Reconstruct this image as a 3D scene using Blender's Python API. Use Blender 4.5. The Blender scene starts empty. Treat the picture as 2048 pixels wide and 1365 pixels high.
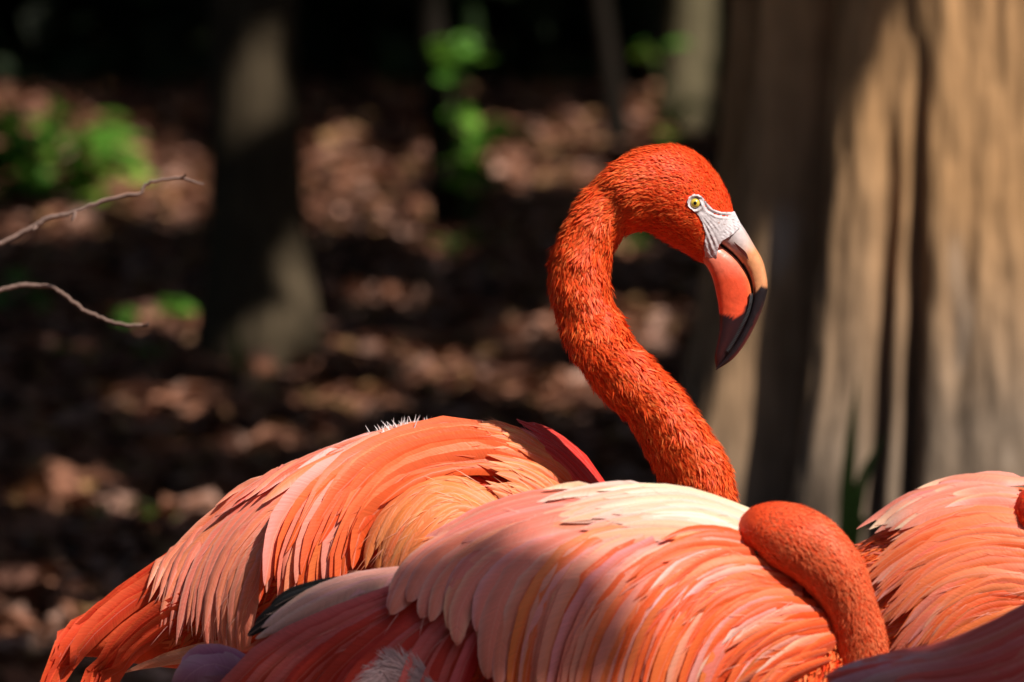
import bpy, math, random
import numpy as np
from mathutils import Vector

RNG = np.random.default_rng(7)
random.seed(7)
scene = bpy.context.scene
COL = scene.collection

# ------------------------------------------------------------------ camera
LENS, SENSOR = 300.0, 36.0
PITCH = math.radians(5.0)
CAM = np.array([0.0, 0.0, 1.5])
AX_R = np.array([1.0, 0.0, 0.0])
AX_F = np.array([0.0, math.cos(PITCH), -math.sin(PITCH)])
AX_U = np.array([0.0, math.sin(PITCH), math.cos(PITCH)])
KPX = SENSOR / LENS / 2048.0          # photo pixel -> tangent

cam_d = bpy.data.cameras.new('camera')
cam_d.lens = LENS
cam_d.sensor_width = SENSOR
cam_d.clip_end = 1000.0
cam_d.dof.use_dof = True
cam_d.dof.focus_distance = 6.66
cam_d.dof.aperture_fstop = 11.0
cam_o = bpy.data.objects.new('camera', cam_d)
cam_o.location = CAM
cam_o.rotation_euler = (math.radians(90.0) - PITCH, 0, 0)
COL.objects.link(cam_o)
scene.camera = cam_o

# ------------------------------------------------------------------ world, sun, exposure
SUN = np.array([0.46, -0.43, 0.775]); SUN /= np.linalg.norm(SUN)
world = bpy.data.worlds.new('World')
scene.world = world
world.use_nodes = True
wn = world.node_tree
sky = wn.nodes.new('ShaderNodeTexSky')
sky.sky_type = 'NISHITA'
sky.sun_disc = False
sky.sun_elevation = math.asin(SUN[2])
sky.sun_rotation = math.atan2(SUN[0], SUN[1])
bg = wn.nodes['Background']
bg.inputs['Strength'].default_value = 0.12
wn.links.new(sky.outputs['Color'], bg.inputs['Color'])

sun_d = bpy.data.lights.new('sun', 'SUN')
sun_d.energy = 4.9
sun_d.angle = math.radians(0.5)
sun_d.color = (1.0, 0.95, 0.87)
sun_o = bpy.data.objects.new('sun', sun_d)
sun_o.rotation_euler = Vector(SUN).to_track_quat('Z', 'Y').to_euler()
sun_o.location = (5, -5, 12)
COL.objects.link(sun_o)

vs = scene.view_settings
vs.view_transform = 'Standard'
vs.look = 'None'
vs.exposure = 0.3
vs.gamma = 1.0
vs.use_curve_mapping = False
scene.cycles.use_denoising = True
scene.cycles.max_bounces = 8
scene.cycles.sample_clamp_indirect = 6.0

# ------------------------------------------------------------------ helpers
def unit(v):
    n = np.linalg.norm(v, axis=-1, keepdims=True)
    return v / np.maximum(n, 1e-9)

def W(px, py, dist):
    """photo pixel at a camera depth (metres) -> world point(s)"""
    px = np.asarray(px, float)[..., None]; py = np.asarray(py, float)[..., None]
    dist = np.asarray(dist, float)[..., None]
    return CAM + dist * (AX_F + AX_R * (px - 1024) * KPX + AX_U * (682.5 - py) * KPX)

def G(px, py, z=0.0):
    """photo pixel -> point on the ground"""
    d = AX_F + AX_R * (px - 1024) * KPX + AX_U * (682.5 - py) * KPX
    return CAM + d * ((z - CAM[2]) / d[2])

def to_px(p):
    v = p - CAM
    f = v @ AX_F
    return 1024 + (v @ AX_R) / f / KPX, 682.5 - (v @ AX_U) / f / KPX

def spline(pts, n):
    """Catmull-Rom through pts (k, dims), n samples at even parameter"""
    p = np.asarray(pts, float)
    k = len(p)
    p = np.vstack([2 * p[0] - p[1], p, 2 * p[-1] - p[-2]])
    t = np.linspace(0, k - 1, n)
    i = np.minimum(t.astype(int), k - 2)
    f = (t - i)[:, None]
    a, b, c, d = p[i], p[i + 1], p[i + 2], p[i + 3]
    return 0.5 * (2 * b + (c - a) * f + (2 * a - 5 * b + 4 * c - d) * f ** 2 + (3 * b - a - 3 * c + d) * f ** 3)

def sines(v, seed, freq, n=10):
    """cheap smooth noise in [-1,1] on points (.., d)"""
    r = np.random.default_rng(seed)
    o = 0
    for _ in range(n):
        k = r.normal(0, 1, v.shape[-1]) * freq
        o = o + np.sin(v @ k + r.uniform(0, 6.28))
    return o / math.sqrt(n) / 1.4

def make_mesh(name, verts, quads=None, tris=None, col=None, uv=None, smooth=True):
    me = bpy.data.meshes.new(name)
    verts = np.ascontiguousarray(verts, np.float32)
    quads = np.zeros((0, 4), np.int32) if quads is None else np.asarray(quads, np.int32).reshape(-1, 4)
    tris = np.zeros((0, 3), np.int32) if tris is None else np.asarray(tris, np.int32).reshape(-1, 3)
    loops = np.concatenate([quads.ravel(), tris.ravel()]).astype(np.int32)
    starts = np.concatenate([np.arange(len(quads)) * 4, len(quads) * 4 + np.arange(len(tris)) * 3]).astype(np.int32)
    me.vertices.add(len(verts)); me.vertices.foreach_set('co', verts.ravel())
    me.loops.add(len(loops)); me.loops.foreach_set('vertex_index', loops)
    me.polygons.add(len(starts)); me.polygons.foreach_set('loop_start', starts)
    me.update(calc_edges=True)
    me.polygons.foreach_set('use_smooth', np.full(len(starts), smooth, bool))
    if col is not None:
        ca = me.color_attributes.new('Col', 'FLOAT_COLOR', 'POINT')
        c = np.ones((len(verts), 4), np.float32); c[:, :3] = col
        ca.data.foreach_set('color', c.ravel())
    if uv is not None:
        ul = me.uv_layers.new(name='UVMap')
        ul.data.foreach_set('uv', np.asarray(uv, np.float32)[loops].ravel())
    me.validate()
    return me

def link(name, me, mat=None, parent=None, kind=None, label=None, cat=None, group=None):
    o = bpy.data.objects.new(name, me)
    COL.objects.link(o)
    if mat is not None and not me.materials:
        me.materials.append(mat)
    if parent is not None:
        o.parent = parent
        o.matrix_parent_inverse = parent.matrix_world.inverted()
    if kind: o['kind'] = kind
    if label: o['label'] = label
    if cat: o['category'] = cat
    if group: o['group'] = group
    return o

def thing(name, loc, label, cat, group=None):
    o = bpy.data.objects.new(name, None)
    o.empty_display_size = 0.1
    COL.objects.link(o)
    o.location = loc
    o['label'] = label; o['category'] = cat
    if group: o['group'] = group
    bpy.context.view_layer.update()
    return o

def grid_quads(n, m, wrap=False, off=0):
    """quads of an n x m vertex grid (index i*m+j)"""
    i = np.arange(n - 1)[:, None]; j = np.arange(m if wrap else m - 1)[None, :]
    j2 = (j + 1) % m
    return (np.stack([i * m + j, i * m + j2, (i + 1) * m + j2, (i + 1) * m + j], -1).reshape(-1, 4) + off)

def tube_arrays(path, rad, sides=10, n=None):
    """tapered tube round a world-space path; returns verts, quads"""
    path = np.asarray(path, float); rad = np.asarray(rad, float)
    if n:
        pr = spline(np.column_stack([path, rad]), n); path, rad = pr[:, :3], pr[:, 3]
    t = unit(np.gradient(path, axis=0))
    ref = np.array([0.0, 1.0, 0.0]) if abs(t[:, 1]).mean() < 0.8 else np.array([1.0, 0, 0])
    a = unit(np.cross(t, ref)); b = np.cross(t, a)
    ph = np.linspace(0, 2 * math.pi, sides, endpoint=False)
    v = path[:, None] + rad[:, None, None] * (np.cos(ph)[None, :, None] * a[:, None] + np.sin(ph)[None, :, None] * b[:, None])
    return v.reshape(-1, 3), grid_quads(len(path), sides, True)

class Bag:
    """collects pieces of one mesh"""
    def __init__(s): s.v, s.q, s.t, s.c, s.n = [], [], [], [], 0
    def add(s, v, q=None, t=None, c=(1, 1, 1)):
        v = np.asarray(v, float)
        if q is not None and len(q): s.q.append(np.asarray(q) + s.n)
        if t is not None and len(t): s.t.append(np.asarray(t) + s.n)
        s.c.append(np.broadcast_to(np.asarray(c, float), (len(v), 3)))
        s.v.append(v); s.n += len(v)
    def mesh(s, name, smooth=True):
        return make_mesh(name, np.vstack(s.v), np.vstack(s.q) if s.q else None, np.vstack(s.t) if s.t else None,
                         np.vstack(s.c), smooth=smooth)

# ------------------------------------------------------------------ materials
def new_mat(name):
    m = bpy.data.materials.new(name); m.use_nodes = True
    nt = m.node_tree
    return m, nt, nt.nodes['Principled BSDF'], nt.nodes['Material Output']

def N(nt, typ, **kw):
    n = nt.nodes.new(typ)
    for k, v in kw.items(): setattr(n, k, v)
    return n

def mathn(nt, op, a, b=None):
    n = N(nt, 'ShaderNodeMath', operation=op)
    for i, x in enumerate((a, b)):
        if x is None: continue
        if isinstance(x, (int, float)): n.inputs[i].default_value = x
        else: nt.links.new(x, n.inputs[i])
    return n.outputs[0]

def colmul(nt, col, fac):
    """colour * scalar socket"""
    n = N(nt, 'ShaderNodeVectorMath', operation='SCALE')
    nt.links.new(col, n.inputs[0]); nt.links.new(fac, n.inputs['Scale'])
    return n.outputs[0]

def translucent(nt, bsdf, out, col, amount):
    tr = N(nt, 'ShaderNodeBsdfTranslucent')
    nt.links.new(col, tr.inputs['Color'])
    mx = N(nt, 'ShaderNodeMixShader'); mx.inputs[0].default_value = amount
    nt.links.new(bsdf.outputs[0], mx.inputs[1]); nt.links.new(tr.outputs[0], mx.inputs[2])
    nt.links.new(mx.outputs[0], out.inputs['Surface'])

def mat_feather():
    m, nt, b, out = new_mat('feather_vane')
    at = N(nt, 'ShaderNodeAttribute', attribute_name='Col')
    uv = N(nt, 'ShaderNodeUVMap', uv_map='UVMap')
    mp = N(nt, 'ShaderNodeMapping'); mp.inputs['Scale'].default_value = (5.5, 0.55, 1)
    nt.links.new(uv.outputs[0], mp.inputs[0])
    nz = N(nt, 'ShaderNodeTexNoise'); nz.inputs['Scale'].default_value = 1.0; nz.inputs['Detail'].default_value = 3
    nt.links.new(mp.outputs[0], nz.inputs['Vector'])
    fac = mathn(nt, 'ADD', mathn(nt, 'MULTIPLY', nz.outputs['Fac'], 0.44), 0.78)
    c1 = colmul(nt, at.outputs['Color'], fac)
    # pale shaft along the middle
    sep = N(nt, 'ShaderNodeSeparateXYZ'); nt.links.new(uv.outputs[0], sep.inputs[0])
    ax = mathn(nt, 'ABSOLUTE', sep.outputs[1])
    sh = mathn(nt, 'MULTIPLY', mathn(nt, 'LESS_THAN', ax, 0.03), 0.2)
    mx = N(nt, 'ShaderNodeMix', data_type='RGBA'); nt.links.new(sh, mx.inputs[0])
    nt.links.new(c1, mx.inputs[6]); mx.inputs[7].default_value = (0.85, 0.55, 0.45, 1)
    nt.links.new(mx.outputs[2], b.inputs['Base Color'])
    b.inputs['Roughness'].default_value = 0.5
    b.inputs['Specular IOR Level'].default_value = 0.35
    b.inputs['Sheen Weight'].default_value = 0.08
    bp = N(nt, 'ShaderNodeBump'); bp.inputs['Strength'].default_value = 0.35; bp.inputs['Distance'].default_value = 0.0008
    nt.links.new(nz.outputs['Fac'], bp.inputs['Height']); nt.links.new(bp.outputs[0], b.inputs['Normal'])
    translucent(nt, b, out, mx.outputs[2], 0.2)
    return m

def mat_plume():
    m, nt, b, out = new_mat('short_plumage')
    at = N(nt, 'ShaderNodeAttribute', attribute_name='Col')
    nt.links.new(at.outputs['Color'], b.inputs['Base Color'])
    b.inputs['Roughness'].default_value = 0.55
    b.inputs['Specular IOR Level'].default_value = 0.3
    translucent(nt, b, out, at.outputs['Color'], 0.25)
    return m

def mat_vcol(name, rough, spec=0.4, bump=0.0, scale=300.0, var=0.25, coat=0.0):
    m, nt, b, out = new_mat(name)
    at = N(nt, 'ShaderNodeAttribute', attribute_name='Col')
    tc = N(nt, 'ShaderNodeNewGeometry')
    nz = N(nt, 'ShaderNodeTexNoise'); nz.inputs['Scale'].default_value = scale; nz.inputs['Detail'].default_value = 4
    nt.links.new(tc.outputs['Position'], nz.inputs['Vector'])
    fac = mathn(nt, 'ADD', mathn(nt, 'MULTIPLY', nz.outputs['Fac'], 2 * var), 1 - var)
    nt.links.new(colmul(nt, at.outputs['Color'], fac), b.inputs['Base Color'])
    b.inputs['Roughness'].default_value = rough
    b.inputs['Specular IOR Level'].default_value = spec
    b.inputs['Coat Weight'].default_value = coat
    b.inputs['Coat Roughness'].default_value = 0.2
    if bump:
        bp = N(nt, 'ShaderNodeBump'); bp.inputs['Strength'].default_value = bump; bp.inputs['Distance'].default_value = 0.002
        nt.links.new(nz.outputs['Fac'], bp.inputs['Height']); nt.links.new(bp.outputs[0], b.inputs['Normal'])
    return m

def mat_leaf(name, transl=0.3, rough=0.5):
    m, nt, b, out = new_mat(name)
    at = N(nt, 'ShaderNodeAttribute', attribute_name='Col')
    nt.links.new(at.outputs['Color'], b.inputs['Base Color'])
    b.inputs['Roughness'].default_value = rough
    b.inputs['Specular IOR Level'].default_value = 0.25
    if transl: translucent(nt, b, out, at.outputs['Color'], transl)
    return m

def mat_bark():
    m, nt, b, out = new_mat('fibrous_bark')
    at = N(nt, 'ShaderNodeAttribute', attribute_name='Col')
    tc = N(nt, 'ShaderNodeNewGeometry')
    mp = N(nt, 'ShaderNodeMapping'); mp.inputs['Scale'].default_value = (1, 1, 0.08)
    nt.links.new(tc.outputs['Position'], mp.inputs[0])
    nz = N(nt, 'ShaderNodeTexNoise'); nz.inputs['Scale'].default_value = 60; nz.inputs['Detail'].default_value = 5
    nt.links.new(mp.outputs[0], nz.inputs['Vector'])
    n2 = N(nt, 'ShaderNodeTexNoise'); n2.inputs['Scale'].default_value = 14; n2.inputs['Detail'].default_value = 4
    nt.links.new(tc.outputs['Position'], n2.inputs['Vector'])
    f = mathn(nt, 'ADD', mathn(nt, 'MULTIPLY', nz.outputs['Fac'], 1.3), 0.35)
    f2 = mathn(nt, 'ADD', mathn(nt, 'MULTIPLY', n2.outputs['Fac'], 0.9), 0.55)
    nt.links.new(colmul(nt, at.outputs['Color'], mathn(nt, 'MULTIPLY', f, f2)), b.inputs['Base Color'])
    b.inputs['Roughness'].default_value = 0.9
    b.inputs['Specular IOR Level'].default_value = 0.06
    bp = N(nt, 'ShaderNodeBump'); bp.inputs['Strength'].default_value = 0.8; bp.inputs['Distance'].default_value = 0.01
    nt.links.new(nz.outputs['Fac'], bp.inputs['Height']); nt.links.new(bp.outputs[0], b.inputs['Normal'])
    return m

def mat_soil():
    m, nt, b, out = new_mat('dark_forest_soil')
    tc = N(nt, 'ShaderNodeNewGeometry')
    nz = N(nt, 'ShaderNodeTexNoise'); nz.inputs['Scale'].default_value = 9; nz.inputs['Detail'].default_value = 8
    nt.links.new(tc.outputs['Position'], nz.inputs['Vector'])
    cr = N(nt, 'ShaderNodeValToRGB')
    cr.color_ramp.elements[0].position = 0.35; cr.color_ramp.elements[0].color = (0.020, 0.012, 0.008, 1)
    cr.color_ramp.elements[1].position = 0.7; cr.color_ramp.elements[1].color = (0.10, 0.05, 0.032, 1)
    nt.links.new(nz.outputs['Fac'], cr.inputs[0]); nt.links.new(cr.outputs[0], b.inputs['Base Color'])
    b.inputs['Roughness'].default_value = 0.95
    bp = N(nt, 'ShaderNodeBump'); bp.inputs['Strength'].default_value = 0.7; bp.inputs['Distance'].default_value = 0.03
    nt.links.new(nz.outputs['Fac'], bp.inputs['Height']); nt.links.new(bp.outputs[0], b.inputs['Normal'])
    return m

M_FEATHER = mat_feather()
M_PLUME = mat_plume()
M_SKIN = mat_vcol('bird_under_plumage', 0.7, 0.2, 0.3, 260, 0.2)
M_BILL = mat_vcol('horny_bill', 0.32, 0.45, 0.2, 210, 0.3, 0.25)
M_FACE = mat_vcol('bare_face_skin', 0.55, 0.3, 0.25, 500, 0.22)
M_EYE = mat_vcol('wet_eye', 0.08, 0.6, 0, 600, 0.1, 0.8)
M_BARK = mat_bark()
M_TWIG = mat_vcol('twig_bark', 0.8, 0.2, 0.5, 200, 0.35)
M_LITTER = mat_leaf('dry_leaf', 0.1, 0.7)
M_LEAF = mat_leaf('green_leaf', 0.35, 0.45)
M_CROWN = mat_leaf('crown_leaf', 0.15, 0.55)
M_SOIL = mat_soil()

# ------------------------------------------------------------------ ground
n = 40
gx = np.linspace(-150, 150, n); gy = np.linspace(-120, 260, n)
X, Y = np.meshgrid(gx, gy, indexing='ij')
link('ground', make_mesh('ground', np.column_stack([X.ravel(), Y.ravel(), np.zeros(X.size)]), grid_quads(n, n)[:, ::-1]),
     M_SOIL, kind='structure', label='dark forest soil under the trees')

# ------------------------------------------------------------------ light gaps (where the crowns let the sun through)
# photo-pixel ellipses (cx, cy, rx, ry) of sunlit ground and plants
LIT = [(340, 375, 105, 75), (90, 455, 120, 22), (110, 310, 170, 90), (20, 280, 180, 100), (665, 305, 60, 42), (720, 360, 90, 40),
       (660, 420, 60, 45), (800, 425, 80, 35), (1110, 350, 110, 26), (1290, 235, 50, 60), (1160, 260, 60, 45),
       (1015, 675, 40, 32), (880, 735, 60, 30), (700, 800, 110, 26), (330, 805, 130, 24), 
       (130, 985, 90, 34), (520, 1020, 90, 20), (330, 1030, 50, 26), (60, 1215, 130, 62), (440, 1000, 40, 22),
       (1290, 660, 60, 60), (960, 300, 95, 60), (910, 110, 50, 60), (560, 690, 70, 70), (780, 590, 70, 18),
       (1150, 790, 90, 30), (1000, 760, 90, 30), (330, 645, 60, 26), (890, 495, 36, 30),
       (1240, 490, 30, 30), (1180, 640, 60, 30), (760, 690, 60, 20), (640, 1050, 60, 20), (560, 880, 120, 14)]
LITA = np.array(LIT, float)

def sun_target(p, axis, val):
    """where the sunbeam through p meets the plane axis = val"""
    t = (p[..., axis] - val) / SUN[axis]
    return p - t[..., None] * SUN

def kept(p, r=0.08):
    """True for crown leaves that do not stand in a light gap"""
    keep = np.ones(len(p), bool)
    g = sun_target(p, 2, 0.03)
    gx_, gy_ = to_px(g)
    ok = g[:, 1] > 8
    dist = np.maximum((g - CAM) @ AX_F, 1)
    rpx = r / (KPX * dist)
    for cx, cy, rx, ry in LITA:
        inside = ((gx_ - cx) / (rx + rpx)) ** 2 + ((gy_ - cy) / (ry + rpx * 0.12)) ** 2 < 1
        keep &= ~(inside & ok)
    # open sky over the birds
    b = sun_target(p, 2, 0.85)
    keep &= ~((np.abs(b[:, 0]) < 1.0) & (b[:, 1] > 4.6) & (b[:, 1] < 8.2))
    # gap that lights the big cypress: where the beam meets the trunk
    cc = W(1950, 900, 12.0)[:2]
    o = p[:, :2] - cc; dv = -SUN[:2]
    A_ = dv @ dv; B_ = o @ dv
    for R_ in (0.36, 0.42, 0.48, 0.54):
        C_ = (o ** 2).sum(1) - R_ ** 2
        disc = B_ ** 2 - A_ * C_
        tt = (-B_ - np.sqrt(np.maximum(disc, 0))) / A_
        hx, hy = to_px(p - tt[:, None] * SUN)
        lit = (disc > 0) & (hy > -250) & (hy < 1300)
        edge = 1590 + 260 * np.clip((300 - hy) / 300, 0, 1.4)   # leaf shade leans over its upper left side
        keep &= ~(lit & (hx > edge - 70) & ((R_ < 0.45) | (hy > 330)))
        keep &= ~(lit & (hx < 1545) & (hy > 600))
    # sun on the bush, the sapling and the low plants
    for yp, cx, cy, rx, ry in [(20.7, 110, 310, 190, 110), (19.8, 950, 220, 120, 170), (17.5, 40, 600, 80, 36), (17.3, 310, 645, 70, 28)]:
        q = np.stack(to_px(sun_target(p, 1, yp)), -1)
        keep &= ~(((q[:, 0] - cx) / rx) ** 2 + ((q[:, 1] - cy) / ry) ** 2 < 1)
    # spot on the small tree
    s = sun_target(p, 1, 16.4)
    q = np.stack(to_px(s), -1)
    keep &= ~(((q[:, 0] - 570) / 200) ** 2 + ((q[:, 1] - 105) / 170) ** 2 < 1)
    return keep

# ------------------------------------------------------------------ leaves and crowns
def leaf_cards(c, size, col, flat=0.0, fold=0.25, seed=1):
    """one folded leaf (4 verts, 2 tris... as a rhombus) at each centre"""
    r = np.random.default_rng(seed)
    n = len(c)
    nrm = unit(r.normal(0, 1, (n, 3)) * (1 - flat) + np.array([0, 0, 1.0]) * (0.25 + 2.5 * flat))
    a = unit(np.cross(nrm, r.normal(0, 1, (n, 3)))); b = np.cross(nrm, a)
    s = np.broadcast_to(np.asarray(size, float), (n,))[:, None]
    asp = r.uniform(0.26, 0.42, (n, 1))
    v = np.stack([c - a * s * 0.5, c - a * s * 0.05 + b * s * asp + nrm * s * fold * 0.4, c + a * s * 0.5,
                  c - a * s * 0.05 - b * s * asp + nrm * s * fold * 0.4], 1)
    i = np.arange(n)[:, None] * 4
    tris = np.concatenate([i + [[0, 2, 1]], i + [[0, 3, 2]]], 0)
    cc = np.repeat(col, 4, axis=0)
    return v.reshape(-1, 3), tris, cc

def green(n, base, var, seed):
    r = np.random.default_rng(seed)
    c = np.asarray(base)[None] * np.exp(r.normal(0, var, (n, 1)))
    return np.clip(c * np.exp(r.normal(0, 0.12, (n, 3))), 0.002, 0.8)

GREEN = (0.035, 0.075, 0.016)

# the closest layer of the crowns, over the view: shade falls on the ground everywhere but in the gaps
_r = np.random.default_rng(77)
_n = 26000
_y = 9 + 24 * _r.uniform(0, 1, _n) ** 0.9
_g = np.column_stack([_r.uniform(-1, 1, _n) * (0.072 * _y + 0.5), _y, np.zeros(_n)])
_c = _g + SUN * ((4.2 + 2.8 * _r.uniform(0, 1, _n)) / SUN[2])[:, None]
THICK = _c[kept(_c, 0.05)]
def thick(base, crown_c):
    """leaves of the dense layer within reach of this crown"""
    global THICK
    near = np.hypot(THICK[:, 0] - crown_c[0], THICK[:, 1] - crown_c[1]) < 3.4
    out = THICK[near]; THICK = THICK[~near]
    return out

def tree(name, base, path, rad, label, crown_c, crown_r, nleaf, leaf_size, bark, seed, group=None, lobes=None, sides=14, cards=None):
    """trunk (with limbs) and a crown of single leaves"""
    r = np.random.default_rng(seed)
    t = thing(name, tuple(base), label, 'tree', group)
    bag = Bag()
    if lobes is None:
        v, q = tube_arrays(path, rad, sides, 30)
        v = v + unit(v - np.array([v[:, 0].mean(), v[:, 1].mean(), 0])) * (sines(v * [1, 1, 0.2], seed, 30)[:, None] * rad[0] * 0.05)
        bag.add(v, q, c=bark)
    else:
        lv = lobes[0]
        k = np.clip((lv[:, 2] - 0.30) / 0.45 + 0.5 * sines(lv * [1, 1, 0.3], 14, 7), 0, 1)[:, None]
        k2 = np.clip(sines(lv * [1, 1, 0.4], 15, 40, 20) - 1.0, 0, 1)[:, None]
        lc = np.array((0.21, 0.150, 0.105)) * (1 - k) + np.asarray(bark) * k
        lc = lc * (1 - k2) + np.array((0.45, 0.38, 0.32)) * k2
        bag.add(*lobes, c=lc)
    top = np.asarray(path[-1], float)
    for k in range(7):                                    # limbs
        f = r.uniform(0.55, 0.98)
        p0 = np.asarray(path[0]) * (1 - f) + top * f
        end = np.asarray(crown_c) + unit(r.normal(0, 1, 3)) * np.asarray(crown_r) * 0.7
        mid = (p0 + end) / 2 + np.array([0, 0, 0.4])
        r0 = rad[-1] * 0.8
        chk = spline([p0, mid, end], 25)
        if cards is not None or not kept(chk, 0.1).all(): continue
        v, q = tube_arrays([p0, mid, end], [r0, r0 * 0.6, r0 * 0.15], 6, 10)
        bag.add(v, q, c=bark)
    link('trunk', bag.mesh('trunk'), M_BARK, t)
    if cards is None:
        nc = max(6, nleaf // 45)
        u = unit(r.normal(0, 1, (nc, 3))) * r.uniform(0.25, 1, (nc, 1)) ** (1 / 2.2)
        cc = np.asarray(crown_c) + u * np.asarray(crown_r)
        p = np.repeat(cc, nleaf // nc + 1, axis=0)
        p = p + r.normal(0, 1, p.shape) * np.array([0.55, 0.55, 0.35])
    else:
        p = cards
    p = p[kept(p, leaf_size * 0.2)] if cards is None else p
    if cards is None: p = np.vstack([p, thick(base, crown_c)])
    # nothing hangs into the field of view
    qx, qy = to_px(p)
    p = p[~((np.abs(qx - 1024) < 1250) & (qy > -160) & (p[:, 1] > 1))]
    v, tr, c = leaf_cards(p, leaf_size * r.uniform(0.6, 1.3, len(p)), green(len(p), GREEN, 0.35, seed), 0.25, seed=seed)
    link('crown', make_mesh('crown', v, tris=tr, col=c, smooth=False), M_CROWN, t)
    return t

# the big cypress -------------------------------------------------
def cypress():
    D0 = 12.0
    c = W(1950, 900, D0); cx, cy = c[0], c[1]
    nz_, na = 150, 420
    z = np.concatenate([np.linspace(-0.05, 1.3, 120), np.linspace(1.36, 9, 30)])
    th = np.linspace(0, 2 * math.pi, na, endpoint=False)      # th = 0 faces the camera, positive to the right
    R0 = 0.335 + 0.20 * np.exp(-np.clip(z, 0, 9) / 0.42) - 0.018 * z
    Z, T = np.meshgrid(z, th, indexing='ij')
    low = np.clip(1.0 - Z / 1.15, 0, 1)
    rr = R0[:, None] * np.ones_like(T)
    def flute(a, w, d, up):
        dd = (T - a + math.pi) % (2 * math.pi) - math.pi
        return -d * np.exp(-(dd / w) ** 2) * np.clip((up - Z) / 0.5, 0, 1)
    for a, w, d, up in [(-0.80, 0.085, 0.13, 1.15), (-0.40, 0.035, 0.085, 0.80), (-0.285, 0.03, 0.085, 0.90), (-1.35, 0.16, 0.09, 1.3),
                        (0.35, 0.08, 0.05, 0.9), (0.8, 0.12, 0.08, 1.1), (1.5, 0.15, 0.1, 1.1), (2.2, 0.14, 0.1, 1.2), (2.9, 0.15, 0.1, 1.2), (-2.0, 0.14, 0.1, 1.2)]:
        rr = rr + flute(a, w, d, up)
    for a, w, d in [(-1.08, 0.14, 0.06), (-0.6, 0.12, 0.03), (0.05, 0.2, 0.03)]:
        dd = (T - a + math.pi) % (2 * math.pi) - math.pi
        rr = rr + d * np.exp(-(dd / w) ** 2) * low
    co = np.stack([np.cos(T) * 1.0, np.sin(T) * 1.0, Z * 0.12], -1)
    rr = rr + 0.010 * sines(co, 3, 9) + 0.007 * sines(co, 4, 26, 16) + 0.004 * sines(co * [1, 1, 3], 5, 60, 20)
    v = np.stack([cx + rr * np.sin(T), cy - rr * np.cos(T), Z], -1).reshape(-1, 3)
    path = [(cx, cy, 0), (cx, cy, 4), (cx, cy, 9)]
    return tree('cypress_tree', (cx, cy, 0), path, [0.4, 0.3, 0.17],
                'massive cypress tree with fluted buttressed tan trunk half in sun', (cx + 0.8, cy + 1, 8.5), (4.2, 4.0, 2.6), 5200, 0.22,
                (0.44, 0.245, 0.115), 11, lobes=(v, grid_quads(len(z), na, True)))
cypress()

def px_trunk(name, label, top, base, half, seed, lean_z=6.0, bark=(0.075, 0.055, 0.034), flare=1.5, crown=(3.2, 3.2, 2.0), nleaf=3200, group=None):
    """small tree whose foot stands on the ground at a photo pixel"""
    b = G(*base)
    d = (b - CAM) @ AX_F
    hw = half * KPX * d
    tp = W(top[0], top[1], d)
    dirv = unit(tp - b)
    hi = b + dirv * (lean_z / dirv[2])
    path = [b - [0, 0, 0.05], b + dirv * 0.08, b + dirv * 0.35, b + dirv * 1.2, (b + hi) / 2, hi]
    rad = [hw * flare * 1.1, hw * flare, hw * 1.12, hw, hw * 0.85, hw * 0.45]
    cc = hi + np.array([0.3, -0.2, 0.3])
    return tree(name, b, path, rad, label, cc, crown, nleaf, 0.2, bark, seed, group)

px_trunk('forest_tree', 'straight dark trunk with one sunny patch behind the bare twigs', (505, 0), (520, 742), 84, 21)
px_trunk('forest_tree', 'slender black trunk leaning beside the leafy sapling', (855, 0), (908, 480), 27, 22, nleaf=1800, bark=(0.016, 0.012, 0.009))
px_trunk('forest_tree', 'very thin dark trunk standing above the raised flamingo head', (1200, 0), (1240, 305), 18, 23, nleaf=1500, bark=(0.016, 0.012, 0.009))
px_trunk('forest_tree', 'olive brown trunk close behind the left edge of the cypress', (1385, 0), (1372, 285), 44, 24, nleaf=2500, bark=(0.13, 0.105, 0.06))

# trees round the clearing whose crowns shade the ground ------------
tid = 0
r = np.random.default_rng(5)
for gy_ in np.arange(2.0, 40, 3.9):
    for gx_ in np.arange(-11, 17, 4.1):
        x = gx_ + r.uniform(-1.2, 1.2); y = gy_ + r.uniform(-1.2, 1.2)
        if abs(x) < 0.075 * y + 0.8: continue
        if y < 9.5 and x < 8.5: continue
        h = r.uniform(5.0, 7.5)
        rad = r.uniform(0.09, 0.17)
        near = (x < 10 and x > -6)
        tree('forest_tree', (x, y, 0), [(x, y, -0.05), (x + 0.05, y, 1.5), (x, y + 0.1, h)], [rad, rad * 0.85, rad * 0.4],
             'woodland tree around the shady clearing', (x, y, h + 0.2), (2.9, 2.9, 1.7), 2600 if near else 1700, 0.24 if near else 0.42,
             (0.10, 0.075, 0.05), 100 + tid, 'woodland trees around the clearing', sides=8)
        tid += 1

for k, (x, y) in enumerate([(-4.6, 7), (-5, 3), (-4.5, -1), (-8.5, 6), (-8.5, 1.5), (-8, -4), (-3, -5.5), (1, -6.5), (5, -6.5), (-6, -9), (9.5, -4.5)]):
    tree('forest_tree', (x, y, 0), [(x, y, -0.05), (x + 0.05, y, 1.5), (x, y + 0.1, 6)], [0.14, 0.12, 0.06],
         'woodland tree around the shady clearing', (x, y, 6.0), (2.9, 2.9, 2.0), 2600, 0.42,
         (0.10, 0.075, 0.05), 180 + k, 'woodland trees around the clearing', sides=8)

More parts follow.
